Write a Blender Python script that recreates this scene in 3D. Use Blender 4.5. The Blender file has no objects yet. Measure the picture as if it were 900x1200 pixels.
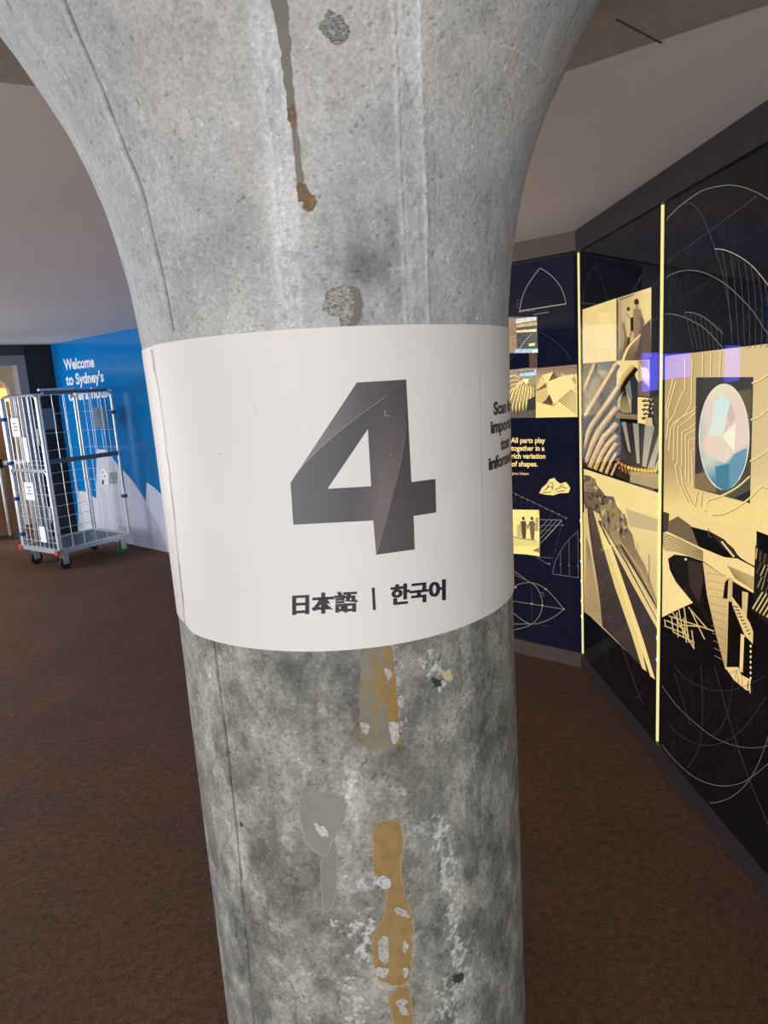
import bpy, bmesh, math, random
import numpy as np
from mathutils import Vector, Matrix
from mathutils.geometry import tessellate_polygon

C = bpy.context.scene.collection
SC = bpy.context.scene
random.seed(7)

# ---------------------------------------------------------------- camera
H = 1.65                                            # eye height of the hand-held phone
PITCH, ROLL, FPX = 0.18619, -0.06423, 820.0
cp_, sp_ = math.cos(PITCH), math.sin(PITCH)
FW = np.array([0, cp_, -sp_]); UP0 = np.array([0, sp_, cp_]); RT0 = np.array([1.0, 0, 0])
cr_, sr_ = math.cos(ROLL), math.sin(ROLL)
RT = cr_ * RT0 + sr_ * UP0
UP = -sr_ * RT0 + cr_ * UP0
EYE = np.array([0, 0, H])
cd = bpy.data.cameras.new('camera'); cam = bpy.data.objects.new('camera', cd); C.objects.link(cam)
cd.sensor_fit = 'VERTICAL'; cd.sensor_height = 36.0; cd.sensor_width = 27.0
cd.lens = FPX / 1200 * 36.0; cd.clip_start = 0.05
M = Matrix.Identity(4)
for i in range(3):
    M[i][0] = RT[i]; M[i][1] = UP[i]; M[i][2] = -FW[i]; M[i][3] = EYE[i]
cam.matrix_world = M
SC.camera = cam
SC.view_settings.view_transform = 'Standard'; SC.view_settings.look = 'None'
SC.view_settings.exposure = 0.0; SC.view_settings.gamma = 1.0
SC.view_settings.use_curve_mapping = False

# ---------------------------------------------------------------- daylight
w = bpy.data.worlds.new('overcast'); SC.world = w; w.use_nodes = True
bg = w.node_tree.nodes['Background']; bg.inputs[0].default_value = (0.86, 0.93, 1.0, 1); bg.inputs[1].default_value = 0.92


def area(name, loc, target, sx, sy, power, col):
    l = bpy.data.lights.new(name, 'AREA'); l.shape = 'RECTANGLE'; l.size = sx; l.size_y = sy
    l.energy = power; l.color = col
    o = bpy.data.objects.new(name, l); C.objects.link(o); o.location = loc
    o.rotation_euler = (Vector(target) - Vector(loc)).to_track_quat('-Z', 'Y').to_euler()
    return o


area('window_daylight_behind', (-1.0, -4.8, 1.25), (-0.4, 2.0, 1.2), 7.5, 2.4, 290, (1.0, 0.97, 0.94))
area('window_daylight_left', (-7.2, 5.2, 1.2), (0.0, 4.6, 0.9), 5.0, 2.3, 340, (0.90, 0.95, 1.0))

# ---------------------------------------------------------------- helpers


def lin(c):
    return tuple(((v / 255) / 12.92 if v / 255 <= 0.04045 else ((v / 255 + 0.055) / 1.055) ** 2.4) for v in c[:3])


def tag(o, label=None, cat=None, group=None, kind=None):
    if label: o['label'] = label
    if cat: o['category'] = cat
    if group: o['group'] = group
    if kind: o['kind'] = kind
    return o


def empty(name, loc=(0, 0, 0), rz=0.0):
    o = bpy.data.objects.new(name, None); C.objects.link(o)
    o.location = loc; o.rotation_euler = (0, 0, rz); o.empty_display_size = 0.1
    return o


def link(name, me, mats, parent=None, smooth=False):
    for m in (mats if isinstance(mats, (list, tuple)) else [mats]):
        me.materials.append(m)
    if smooth:
        me.polygons.foreach_set('use_smooth', [True] * len(me.polygons))
    o = bpy.data.objects.new(name, me); C.objects.link(o)
    if parent: o.parent = parent
    return o


def mesh_obj(name, verts, faces, mat, parent=None, smooth=False):
    me = bpy.data.meshes.new(name); me.from_pydata([tuple(v) for v in verts], [], faces); me.update()
    return link(name, me, mat, parent, smooth)


class MB:
    """collects boxes, tubes and lathes, then links them as one mesh"""
    def __init__(s): s.v = []; s.f = []

    def add(s, vs, fs):
        n = len(s.v); s.v += [tuple(v) for v in vs]; s.f += [tuple(i + n for i in f) for f in fs]

    def box(s, a, b):
        x0, y0, z0 = a; x1, y1, z1 = b
        s.add([(x0, y0, z0), (x1, y0, z0), (x1, y1, z0), (x0, y1, z0), (x0, y0, z1), (x1, y0, z1), (x1, y1, z1), (x0, y1, z1)],
              [(0, 3, 2, 1), (4, 5, 6, 7), (0, 1, 5, 4), (1, 2, 6, 5), (2, 3, 7, 6), (3, 0, 4, 7)])
        return s

    def prism(s, pts, z0, z1):
        n = len(pts)
        s.add([(x, y, z0) for x, y in pts] + [(x, y, z1) for x, y in pts],
              [tuple(reversed(range(n))), tuple(range(n, 2 * n))] + [(i, (i + 1) % n, n + (i + 1) % n, n + i) for i in range(n)])
        return s

    def tube(s, pts, r, n=8, closed=False):
        P = [Vector(p) for p in pts]; k = len(P); rings = []
        ref = None
        for i in range(k):
            if closed: t = P[(i + 1) % k] - P[i - 1]
            else: t = P[min(i + 1, k - 1)] - P[max(i - 1, 0)]
            t.normalize()
            if ref is None: ref = t.orthogonal().normalized()
            ref = (ref - t * ref.dot(t)).normalized()
            b = t.cross(ref)
            rings.append([P[i] + (ref * math.cos(a) + b * math.sin(a)) * r for a in [2 * math.pi * j / n for j in range(n)]])
        vs = [q for g in rings for q in g]; fs = []
        for i in range(k if closed else k - 1):
            for j in range(n):
                a = i * n; b2 = ((i + 1) % k) * n; j2 = (j + 1) % n
                fs.append((a + j, a + j2, b2 + j2, b2 + j))
        if not closed:
            fs += [tuple(reversed(range(n))), tuple(range((k - 1) * n, k * n))]
        s.add(vs, fs); return s

    def lathe(s, prof, c=(0, 0), n=32):
        m = len(prof); vs = []; fs = []
        for r, z in prof:
            for j in range(n):
                a = 2 * math.pi * j / n; vs.append((c[0] + r * math.cos(a), c[1] + r * math.sin(a), z))
        for i in range(m - 1):
            for j in range(n):
                j2 = (j + 1) % n; fs.append((i * n + j, i * n + j2, (i + 1) * n + j2, (i + 1) * n + j))
        fs += [tuple(reversed(range(n))), tuple(range((m - 1) * n, m * n))]
        s.add(vs, fs); return s

    def wheel(s, c, r, wd, n=20, axis=0):
        vs = []; fs = []
        prof = [(r * .8, -wd / 2), (r, -wd / 2 + .006), (r, wd / 2 - .006), (r * .8, wd / 2)]
        for rr, t in prof:
            for j in range(n):
                a = 2 * math.pi * j / n; p = [0, 0, 0]; p[axis] = t; p[1 - axis] = rr * math.cos(a); p[2] = rr * math.sin(a)
                vs.append((c[0] + p[0], c[1] + p[1], c[2] + p[2]))
        for i in range(3):
            for j in range(n):
                j2 = (j + 1) % n; fs.append((i * n + j, i * n + j2, (i + 1) * n + j2, (i + 1) * n + j))
        fs += [tuple(reversed(range(n))), tuple(range(3 * n, 4 * n))]
        s.add(vs, fs); return s

    def build(s, name, mat, parent=None, smooth=False):
        o = mesh_obj(name, s.v, s.f, mat, parent, False)
        bm = bmesh.new(); bm.from_mesh(o.data); bmesh.ops.recalc_face_normals(bm, faces=bm.faces)
        if smooth:
            for f in bm.faces: f.smooth = len(f.verts) == 4
            for e in bm.edges:
                if len(e.link_faces) == 2 and e.calc_face_angle(0) > 0.9: e.smooth = False
        bm.to_mesh(o.data); bm.free()
        return o


def mat(name, col, rough=0.6, metal=0.0, noise=0.0, nscale=20, bump=0.0, bscale=None, emit=None, estr=1.0, spec=0.5, coat=0.0):
    m = bpy.data.materials.new(name); m.use_nodes = True; t = m.node_tree; b = t.nodes['Principled BSDF']
    c = lin(col); b.inputs['Base Color'].default_value = (*c, 1)
    b.inputs['Roughness'].default_value = rough; b.inputs['Metallic'].default_value = metal
    b.inputs['Specular IOR Level'].default_value = spec
    b.inputs['Coat Weight'].default_value = coat
    if emit:
        b.inputs['Emission Color'].default_value = (*lin(emit), 1); b.inputs['Emission Strength'].default_value = estr
    tc = t.nodes.new('ShaderNodeTexCoord')
    n = t.nodes.new('ShaderNodeTexNoise'); n.inputs['Scale'].default_value = nscale; n.inputs['Detail'].default_value = 6
    t.links.new(tc.outputs['Object'], n.inputs['Vector'])
    if noise:
        r = t.nodes.new('ShaderNodeMapRange'); r.inputs[1].default_value = .25; r.inputs[2].default_value = .75
        r.inputs[3].default_value = 1 - noise; r.inputs[4].default_value = 1 + noise
        t.links.new(n.outputs['Fac'], r.inputs[0])
        mx = t.nodes.new('ShaderNodeMix'); mx.data_type = 'RGBA'; mx.blend_type = 'MULTIPLY'; mx.inputs[0].default_value = 1
        mx.inputs[6].default_value = (*c, 1); t.links.new(r.outputs[0], mx.inputs[7]); t.links.new(mx.outputs[2], b.inputs['Base Color'])
    if bump:
        n2 = t.nodes.new('ShaderNodeTexNoise'); n2.inputs['Scale'].default_value = bscale or nscale * 3; n2.inputs['Detail'].default_value = 4
        t.links.new(tc.outputs['Object'], n2.inputs['Vector'])
        bp = t.nodes.new('ShaderNodeBump'); bp.inputs['Strength'].default_value = bump; bp.inputs['Distance'].default_value = .01
        t.links.new(n2.outputs['Fac'], bp.inputs['Height']); t.links.new(bp.outputs[0], b.inputs['Normal'])
    return m


def mat_attr(name, emit=0.0, base=1.0, rough=0.5, fine=0.0, fscale=200, bump=0.0, spec=0.5):
    """colour comes from the print's own colour attribute; a back-lit print also gives it off as light"""
    m = bpy.data.materials.new(name); m.use_nodes = True; t = m.node_tree; b = t.nodes['Principled BSDF']
    a = t.nodes.new('ShaderNodeAttribute'); a.attribute_name = 'Col'
    out = a.outputs['Color']
    tc = t.nodes.new('ShaderNodeTexCoord')
    n = t.nodes.new('ShaderNodeTexNoise'); n.inputs['Scale'].default_value = fscale; n.inputs['Detail'].default_value = 8; n.inputs['Roughness'].default_value = .65
    t.links.new(tc.outputs['Object'], n.inputs['Vector'])
    if fine:
        r = t.nodes.new('ShaderNodeMapRange'); r.inputs[1].default_value = .3; r.inputs[2].default_value = .7
        r.inputs[3].default_value = 1 - fine; r.inputs[4].default_value = 1 + fine
        t.links.new(n.outputs['Fac'], r.inputs[0])
        mx = t.nodes.new('ShaderNodeMix'); mx.data_type = 'RGBA'; mx.blend_type = 'MULTIPLY'; mx.inputs[0].default_value = 1
        t.links.new(out, mx.inputs[6]); t.links.new(r.outputs[0], mx.inputs[7]); out = mx.outputs[2]
    if base == 1.0: t.links.new(out, b.inputs['Base Color'])
    else:
        ms = t.nodes.new('ShaderNodeMix'); ms.data_type = 'RGBA'; ms.blend_type = 'MULTIPLY'; ms.inputs[0].default_value = 1
        t.links.new(out, ms.inputs[6]); ms.inputs[7].default_value = (base, base, base, 1); t.links.new(ms.outputs[2], b.inputs['Base Color'])
    b.inputs['Roughness'].default_value = rough; b.inputs['Specular IOR Level'].default_value = spec
    if emit:
        tn = t.nodes.new('ShaderNodeMix'); tn.data_type = 'RGBA'; tn.blend_type = 'MULTIPLY'; tn.inputs[0].default_value = 1; tn.inputs[7].default_value = (1.04, 1.0, .84, 1)   # shifts the print glow towards yellow
        t.links.new(out, tn.inputs[6]); t.links.new(tn.outputs[2], b.inputs['Emission Color']); b.inputs['Emission Strength'].default_value = emit
    if bump:
        bp = t.nodes.new('ShaderNodeBump'); bp.inputs['Strength'].default_value = bump; bp.inputs['Distance'].default_value = .003
        t.links.new(n.outputs['Fac'], bp.inputs['Height']); t.links.new(bp.outputs[0], b.inputs['Normal'])
    return m


def mat_glass(name, tint=(1, 1, 1)):
    m = bpy.data.materials.new(name); m.use_nodes = True; t = m.node_tree; t.nodes.remove(t.nodes['Principled BSDF'])
    o = t.nodes['Material Output']
    tr = t.nodes.new('ShaderNodeBsdfTransparent'); tr.inputs[0].default_value = (*tint, 1)
    gl = t.nodes.new('ShaderNodeBsdfGlossy'); gl.inputs['Roughness'].default_value = 0.015
    fr = t.nodes.new('ShaderNodeFresnel'); fr.inputs[0].default_value = 1.5
    mx = t.nodes.new('ShaderNodeMixShader')
    ge = t.nodes.new('ShaderNodeNewGeometry'); iv = t.nodes.new('ShaderNodeMath'); iv.operation = 'SUBTRACT'; iv.inputs[0].default_value = 1
    mu = t.nodes.new('ShaderNodeMath'); mu.operation = 'MULTIPLY'      # only the outer face mirrors; the inner face lets light out
    t.links.new(ge.outputs['Backfacing'], iv.inputs[1]); t.links.new(iv.outputs[0], mu.inputs[0]); t.links.new(fr.outputs[0], mu.inputs[1])
    t.links.new(mu.outputs[0], mx.inputs[0]); t.links.new(tr.outputs[0], mx.inputs[1]); t.links.new(gl.outputs[0], mx.inputs[2])
    t.links.new(mx.outputs[0], o.inputs[0])
    return m


# ---- image-plane measurements -> real positions on the surfaces of the place
def ray(x, y):
    return FW * FPX + RT * (x - 450) + UP * (600 - y)


class Plane:
    """a vertical wall face: origin (x, y), direction along the wall, face normal towards the room"""
    def __init__(s, p0, p1):
        s.o = np.array([p0[0], p0[1], 0.0]); d = np.array([p1[0] - p0[0], p1[1] - p0[1], 0.0]); s.L = np.hypot(*d[:2]); s.d = d / s.L
        n = np.array([s.d[1], -s.d[0], 0]); s.n = n if n @ (EYE - s.o) > 0 else -n

    def uz(s, x, y):
        r = ray(x, y); t = ((s.o - EYE) @ s.n) / (r @ s.n); q = EYE + r * t
        return float((q - s.o) @ s.d), float(q[2])

    def at(s, u, z, off=0.0):
        q = s.o + s.d * u + s.n * off; return (q[0], q[1], z)

    def map(s, x, y, off):
        u, z = s.uz(x, y); return s.at(u, z, off)


# column profile: measured radius at each height
CX, CY = -0.0683, 1.0979
PZ = [0, 1.30, 1.60, 1.70, 1.75, 1.80, 1.85, 1.90, 1.95, 2.00, 2.05, 2.10, 2.15, 2.20, 2.25, 2.30, 2.335, 2.38]
PR = [.2655, .2655, .2675, .2690, .2725, .2775, .2855, .2960, .3115, .3315, .3580, .3860, .4180, .4600, .5220, .6000, .6650, .75]
# smooth profile
_zz = np.linspace(0, 2.38, 600); _rr = np.interp(_zz, PZ, PR)
_k = np.hanning(15); _k /= _k.sum(); _rs = np.convolve(np.pad(_rr, 7, mode='edge'), _k, mode='valid')
_rs[-8:] = _rr[-8:]


def rad(z): return np.interp(z, _zz, _rs)


def on_col(x, y):
    """pixel -> (angle, height) on the column"""
    d = ray(x, y); d = d / np.linalg.norm(d[:2])
    b = d[0] * CX + d[1] * CY
    ts = np.linspace(0.25, b, 1600)
    P = EYE[:, None] + d[:, None] * ts
    g = np.hypot(P[0] - CX, P[1] - CY) - rad(P[2])
    i = int(np.argmax(g < 0)) if (g < 0).any() else int(np.argmin(g))
    if i > 0 and g[i] < 0:
        t = ts[i - 1] + (ts[i] - ts[i - 1]) * g[i - 1] / (g[i - 1] - g[i])
    else: t = ts[i]
    q = EYE + d * t
    return math.atan2(q[0] - CX, -(q[1] - CY)), float(q[2])


def col_pt(phi, z, off=0.0):
    r = rad(z) + off; return (CX + r * math.sin(phi), CY - r * math.cos(phi), z)


def col_map(x, y, off):
    phi, z = on_col(x, y); return col_pt(phi, z, off)


MBK = lambda a, b, t: tuple(np.array(a, float) + (np.array(b, float) - np.array(a, float)) * min(max(t, 0), 1))


def smooth_pts(pts, n=6, closed=False):
    if len(pts) < 3: return pts
    out = []; k = len(pts)
    for i in range(k if closed else k - 1):
        p = [np.array(pts[j % k] if closed else pts[min(max(j, 0), k - 1)], float) for j in (i - 1, i, i + 1, i + 2)]
        for q in range(n):
            t = q / n
            out.append(tuple(0.5 * (2 * p[1] + (p[2] - p[0]) * t + (2 * p[0] - 5 * p[1] + 4 * p[2] - p[3]) * t * t + (3 * p[1] - p[0] - 3 * p[2] + p[3]) * t ** 3)))
    if not closed: out.append(tuple(pts[-1]))
    return out


class Print:
    """flat printed artwork: polygons, ribbons and letters laid on a surface in thin layers; each vertex has its ink colour"""
    def __init__(s, mapping, base=0.0, step=0.00006): s.m = mapping; s.v = []; s.f = []; s.c = []; s.off = base; s.step = step

    def xf(s, q, sc=1.0, o=(0, 0)):  # set a local drawing frame: pixel = o + sc * local
        s.q = (sc, o); return s
    q = (1.0, (0, 0)); thin = 1.0

    def P(s, p): return (s.q[1][0] + s.q[0] * p[0], s.q[1][1] + s.q[0] * p[1])

    def _emit(s, pts2, tris, col):
        n = len(s.v)
        for p in pts2:
            s.v.append(s.m(p[0], p[1], s.off)); c = col(p[0], p[1]) if callable(col) else col
            s.c.append((*lin(c), 1))
        s.f += [tuple(i + n for i in t) for t in tris]
        s.off += s.step

    def poly(s, pts, col, holes=(), cut=None, smooth=0, jag=0.0):
        pts = [s.P(p) for p in pts]
        if smooth: pts = smooth_pts(pts, smooth, True)
        if jag: pts = [(x + random.uniform(-jag, jag), y + random.uniform(-jag, jag)) for x, y in pts]
        loops = [pts] + [[s.P(p) for p in h] for h in holes]
        flat = [p for l in loops for p in l]
        tris = tessellate_polygon([[Vector((x, y, 0)) for x, y in l] for l in loops])
        if cut:
            bm = bmesh.new(); vs = [bm.verts.new((x, y, 0)) for x, y in flat]
            for t in tris:
                try: bm.faces.new([vs[i] for i in t])
                except ValueError: pass
            xs = [p[0] for p in flat]; ys = [p[1] for p in flat]
            for ax, lo, hi in ((0, min(xs), max(xs)), (1, min(ys), max(ys))):
                k = lo + cut
                while k < hi:
                    co = [0, 0, 0]; no = [0, 0, 0]; co[ax] = k; no[ax] = 1
                    bmesh.ops.bisect_plane(bm, geom=bm.verts[:] + bm.edges[:] + bm.faces[:], plane_co=co, plane_no=no, dist=1e-5); k += cut
            bm.verts.ensure_lookup_table(); bm.verts.index_update()
            flat = [(v.co.x, v.co.y) for v in bm.verts]; tris = [[v.index for v in f.verts] for f in bm.faces]; bm.free()
        s._emit(flat, tris, col); return s

    def line(s, pts, wd, col, smooth=4, w1=None):
        pts = [s.P(p) for p in pts]
        if smooth and len(pts) > 2: pts = smooth_pts(pts, smooth)
        k = len(pts); vs = []; w1 = wd if w1 is None else w1
        for i, p in enumerate(pts):
            a = pts[max(i - 1, 0)]; b = pts[min(i + 1, k - 1)]; dx, dy = b[0] - a[0], b[1] - a[1]; L = math.hypot(dx, dy) or 1
            h = s.thin * (wd + (w1 - wd) * i / max(k - 1, 1)) / 2
            vs += [(p[0] - dy / L * h, p[1] + dx / L * h), (p[0] + dy / L * h, p[1] - dx / L * h)]
        s._emit(vs, [(2 * i, 2 * i + 1, 2 * i + 3, 2 * i + 2) for i in range(k - 1)], col); return s

    def dot(s, c, r, col, ry=None, n=14):
        ry = ry or r
        return s.poly([(c[0] + r * math.cos(2 * math.pi * i / n), c[1] + ry * math.sin(2 * math.pi * i / n)) for i in range(n)], col)

    def text(s, body, org, ex, ey, col, bold=0.0, align='LEFT', width=None):
        """org: baseline start; ex / ey: image vectors of one em along and above the baseline"""
        vs, fs, wid = glyphs(body, bold)
        k = (width / wid) if width else 1.0
        sh = {'LEFT': 0, 'CENTER': -wid / 2, 'RIGHT': -wid}[align]
        pts = [(org[0] + (x + sh) * k * ex[0] + y * ey[0], org[1] + (x + sh) * k * ex[1] + y * ey[1]) for x, y in vs]
        s._emit(pts, fs, col); return s

    def build(s, name, material, parent=None):
        me = bpy.data.meshes.new(name); me.from_pydata(s.v, [], s.f); me.update()
        a = me.color_attributes.new('Col', 'FLOAT_COLOR', 'POINT'); a.data.foreach_set('color', np.array(s.c, dtype=np.float32).ravel())
        return link(name, me, material, parent)


def glyphs(body, bold=0.0):
    cu = bpy.data.curves.new('letters', 'FONT'); cu.body = body; cu.offset = bold; cu.resolution_u = 4
    o = bpy.data.objects.new('letters', cu); C.objects.link(o)
    dg = bpy.context.evaluated_depsgraph_get(); me = bpy.data.meshes.new_from_object(o.evaluated_get(dg))
    vs = [(v.co.x, v.co.y) for v in me.vertices]; fs = [tuple(p.vertices) for p in me.polygons]
    bpy.data.objects.remove(o); bpy.data.curves.remove(cu); bpy.data.meshes.remove(me)
    x0 = min(v[0] for v in vs); x1 = max(v[0] for v in vs)
    return [(x - x0, y) for x, y in vs], fs, x1 - x0

# ---- numpy noise for the concrete
_rng = np.random.default_rng(11); _tab = _rng.random((256, 256))


def vnoise(x, y):
    xi = np.floor(x).astype(int); yi = np.floor(y).astype(int); fx = x - xi; fy = y - yi
    fx = fx * fx * (3 - 2 * fx); fy = fy * fy * (3 - 2 * fy)
    a = _tab[xi & 255, yi & 255]; b = _tab[(xi + 1) & 255, yi & 255]; c = _tab[xi & 255, (yi + 1) & 255]; d = _tab[(xi + 1) & 255, (yi + 1) & 255]
    return (a * (1 - fx) + b * fx) * (1 - fy) + (c * (1 - fx) + d * fx) * fy


def fbm(x, y, o=5, g=.55):
    s = 0; a = 1; t = 0
    for i in range(o):
        s = s + a * vnoise(x + 17.3 * i, y + 9.1 * i); t += a; a *= g; x = x * 2.03; y = y * 2.03
    return s / t

# ================================================================ MATERIALS
M_plaster = mat('ceiling_plaster', (232, 226, 220), .85, noise=.03, nscale=2, bump=.05, bscale=60)
M_soffit = mat('soffit_concrete', (176, 164, 150), .8, noise=.16, nscale=4, bump=.15, bscale=40)
M_navy = mat('navy_board', (16, 17, 27), .45)
M_black = mat('black_wall', (14, 14, 19), .6, noise=.1, nscale=6)
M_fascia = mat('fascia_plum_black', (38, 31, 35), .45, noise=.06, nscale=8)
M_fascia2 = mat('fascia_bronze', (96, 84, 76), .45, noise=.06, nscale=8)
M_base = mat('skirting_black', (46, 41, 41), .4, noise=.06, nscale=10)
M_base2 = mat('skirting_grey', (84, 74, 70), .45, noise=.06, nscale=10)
M_gold = mat('lit_glass_edge', (210, 195, 130), .3, emit=(238, 222, 148), estr=.95)
M_glint = mat('led_cyan', (150, 220, 255), .3, emit=(150, 225, 255), estr=2.2)
M_glint2 = mat('led_amber', (255, 230, 120), .3, emit=(255, 230, 110), estr=1.6)
M_glass = mat_glass('display_glass')
M_back = mat_attr('backlit_print', emit=1.12, base=.05, rough=.6, fine=.05, fscale=60, spec=0.0)
M_backt = mat_attr('backlit_print_textured', emit=1.12, base=.05, rough=.6, fine=.30, fscale=55, spec=0.0)
M_steel = mat('galvanised_steel', (206, 212, 218), .34, .7, noise=.12, nscale=30)
M_steel_d = mat('grey_steel', (92, 104, 116), .45, .5, noise=.12, nscale=20)
M_blueclip = mat('blue_plastic', (22, 70, 128), .4)
M_redclip = mat('red_plastic', (205, 60, 70), .4)
M_rubber = mat('black_rubber', (18, 18, 20), .6)
M_green = mat('green_rubber', (22, 105, 72), .5)
M_paper = mat('white_paper', (232, 232, 240), .7)
M_plate = mat('grey_plastic', (96, 116, 134), .45)
M_brushed = mat('brushed_steel', (150, 146, 142), .3, .9)
M_dark = mat('dark_metal', (30, 28, 28), .45, .3)
M_jamb = mat('grey_metal_jamb', (128, 126, 132), .45, .2)
M_lintel = mat('charcoal_lintel', (48, 48, 54), .5)
M_warm = mat('warm_plaster', (190, 170, 150), .8, noise=.08, nscale=4)
M_wood = mat('warm_wood', (104, 74, 50), .5, noise=.2, nscale=6)
M_amber = mat('amber_lamp_panel', (250, 190, 90), .5, emit=(250, 190, 95), estr=.9)
M_bluelit = mat('blue_lit_pane', (30, 40, 160), .3, emit=(84, 88, 255), estr=6.0)


def floor_mat():
    m = bpy.data.materials.new('brown_carpet'); m.use_nodes = True; t = m.node_tree; b = t.nodes['Principled BSDF']
    tc = t.nodes.new('ShaderNodeTexCoord')

    def noise(sc, det=4, ro=.6):
        n = t.nodes.new('ShaderNodeTexNoise'); n.inputs['Scale'].default_value = sc; n.inputs['Detail'].default_value = det; n.inputs['Roughness'].default_value = ro
        t.links.new(tc.outputs['Object'], n.inputs['Vector']); return n
    a = noise(160, 5, .7); c = noise(2.2, 4); d = noise(38, 4, .7)
    r = t.nodes.new('ShaderNodeValToRGB'); r.color_ramp.elements[0].position = .34; r.color_ramp.elements[1].position = .68
    r.color_ramp.elements[0].color = (*lin((56, 38, 29)), 1); r.color_ramp.elements[1].color = (*lin((134, 98, 76)), 1)
    ad = t.nodes.new('ShaderNodeMath'); ad.operation = 'MULTIPLY_ADD'; ad.inputs[1].default_value = .45
    t.links.new(d.outputs['Fac'], ad.inputs[0])
    m2 = t.nodes.new('ShaderNodeMath'); m2.operation = 'MULTIPLY'; m2.inputs[1].default_value = .55
    t.links.new(a.outputs['Fac'], m2.inputs[0]); t.links.new(m2.outputs[0], ad.inputs[2]); t.links.new(ad.outputs[0], r.inputs[0])
    mr = t.nodes.new('ShaderNodeMapRange'); mr.inputs[1].default_value = .3; mr.inputs[2].default_value = .7; mr.inputs[3].default_value = .82; mr.inputs[4].default_value = 1.12
    t.links.new(c.outputs['Fac'], mr.inputs[0])
    mx = t.nodes.new('ShaderNodeMix'); mx.data_type = 'RGBA'; mx.blend_type = 'MULTIPLY'; mx.inputs[0].default_value = 1
    t.links.new(r.outputs[0], mx.inputs[6]); t.links.new(mr.outputs[0], mx.inputs[7]); t.links.new(mx.outputs[2], b.inputs['Base Color'])
    b.inputs['Roughness'].default_value = .85; b.inputs['Specular IOR Level'].default_value = .25
    bp = t.nodes.new('ShaderNodeBump'); bp.inputs['Strength'].default_value = .5; bp.inputs['Distance'].default_value = .006
    t.links.new(a.outputs['Fac'], bp.inputs['Height']); t.links.new(bp.outputs[0], b.inputs['Normal'])
    return m


# ================================================================ SETTING
CEIL = 2.32
tag(MB().box((-12, -5, -.05), (3, 14, 0)).build('floor', floor_mat()), kind='structure')

# plaster ceiling beyond the concrete soffit round the column
EL = [(-0.843 * .8933, 1.829 * .8933), (-0.771 * .8933, 1.869 * .8933)]
ER = [(0.549 * .8933, 1.969 * .8933), (0.906 * .8933, 1.693 * .8933)]
sL = .50; sR = (ER[1][1] - ER[0][1]) / (ER[1][0] - ER[0][0])
xa = (ER[0][1] - sR * ER[0][0] - EL[0][1] + sL * EL[0][0]) / (sL - sR)      # apex behind the column
ya = EL[0][1] + sL * (xa - EL[0][0])
yl = EL[0][1] + sL * (-4 - EL[0][0]); yr = ya + sR * (3 - xa)
ceil = MB().prism([(-12, 14), (-12, yl), (-4, yl), (xa, ya), (3, yr), (3, 14)], CEIL, CEIL + .1).build('ceiling', M_plaster)
tag(ceil, kind='structure')
so = MB().prism([(-4, -1.2), (3, -1.2), (3, yr), (xa, ya), (-4, yl)], CEIL - .0008, CEIL + .1).build('concrete_soffit', M_soffit, ceil)
jt = MB()
def on_ceil(x, y): r = ray(x, y); t = (CEIL - H) / r[2]; return Vector((r[0] * t, r[1] * t))


a_ = on_ceil(775, 50); b_ = on_ceil(722, 22)
jn = Vector((-(b_ - a_).y, (b_ - a_).x)).normalized() * .0018
jt.prism([tuple(a_ + jn), tuple(a_ - jn), tuple(b_ - jn), tuple(b_ + jn)], CEIL - .0016, CEIL + .013)
jt.build('soffit_joint', M_dark, ceil)

tag(MB().box((-7.6, -3.0, 0), (-7.45, 2.55, CEIL)).build('wall_side', mat('dim_side_wall', (60, 56, 54), .7, noise=.1, nscale=3)), kind='structure')  # unseen slab added to keep bright sky haze out of the glass reflections

# walls with the lit displays
KX, KY = 1.066, 3.679                                       # corner of the two display walls
PR_ = Plane((KX, KY), (KX + .0323 * 6, KY - 6))
PB = Plane((KX, KY), (KX - .74, KY + .67))


def slab(pl, u0, u1, z0, z1, o0, o1, name, m, parent=None):
    b = MB(); q = [pl.at(u, 0, o)[:2] for u, o in ((u0, o0), (u1, o0), (u1, o1), (u0, o1))]
    b.prism(q, z0, z1); return b.build(name, m, parent)


tag(slab(PR_, -.1, 5.2, 0, CEIL, -.2, -.03, 'wall_right', M_navy), kind='structure')
tag(slab(PB, -.1, 3.3, 0, CEIL, -.2, -.03, 'wall_back', M_navy), kind='structure')
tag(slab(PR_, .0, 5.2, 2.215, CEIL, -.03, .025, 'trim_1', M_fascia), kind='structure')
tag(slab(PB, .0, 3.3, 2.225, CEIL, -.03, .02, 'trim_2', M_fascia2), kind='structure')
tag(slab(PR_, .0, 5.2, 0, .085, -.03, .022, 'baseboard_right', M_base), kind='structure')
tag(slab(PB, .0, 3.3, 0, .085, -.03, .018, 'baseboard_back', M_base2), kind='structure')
# unseen glowing panes, added to make the violet reflections in the display glass
for i, (u0, u1, z0, z1) in enumerate(((.86, 1.12, 1.48, 1.71), (1.17, 1.62, 1.54, 1.70), (2.33, 2.64, 1.47, 1.74))):
    o = slab(PB, u0, u1, z0, z1, -.028, -.012, 'window_%d' % (i + 1), M_bluelit); tag(o, kind='structure')

# blue welcome wall and the dark end wall with its doorway
PW = Plane((-3.87, 8.68), (-2.26, 7.20))


def blue_mat():
    m = mat('blue_glossy_print', (0, 116, 188), .12, noise=.05, nscale=1.5, spec=.6)
    return m


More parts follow.
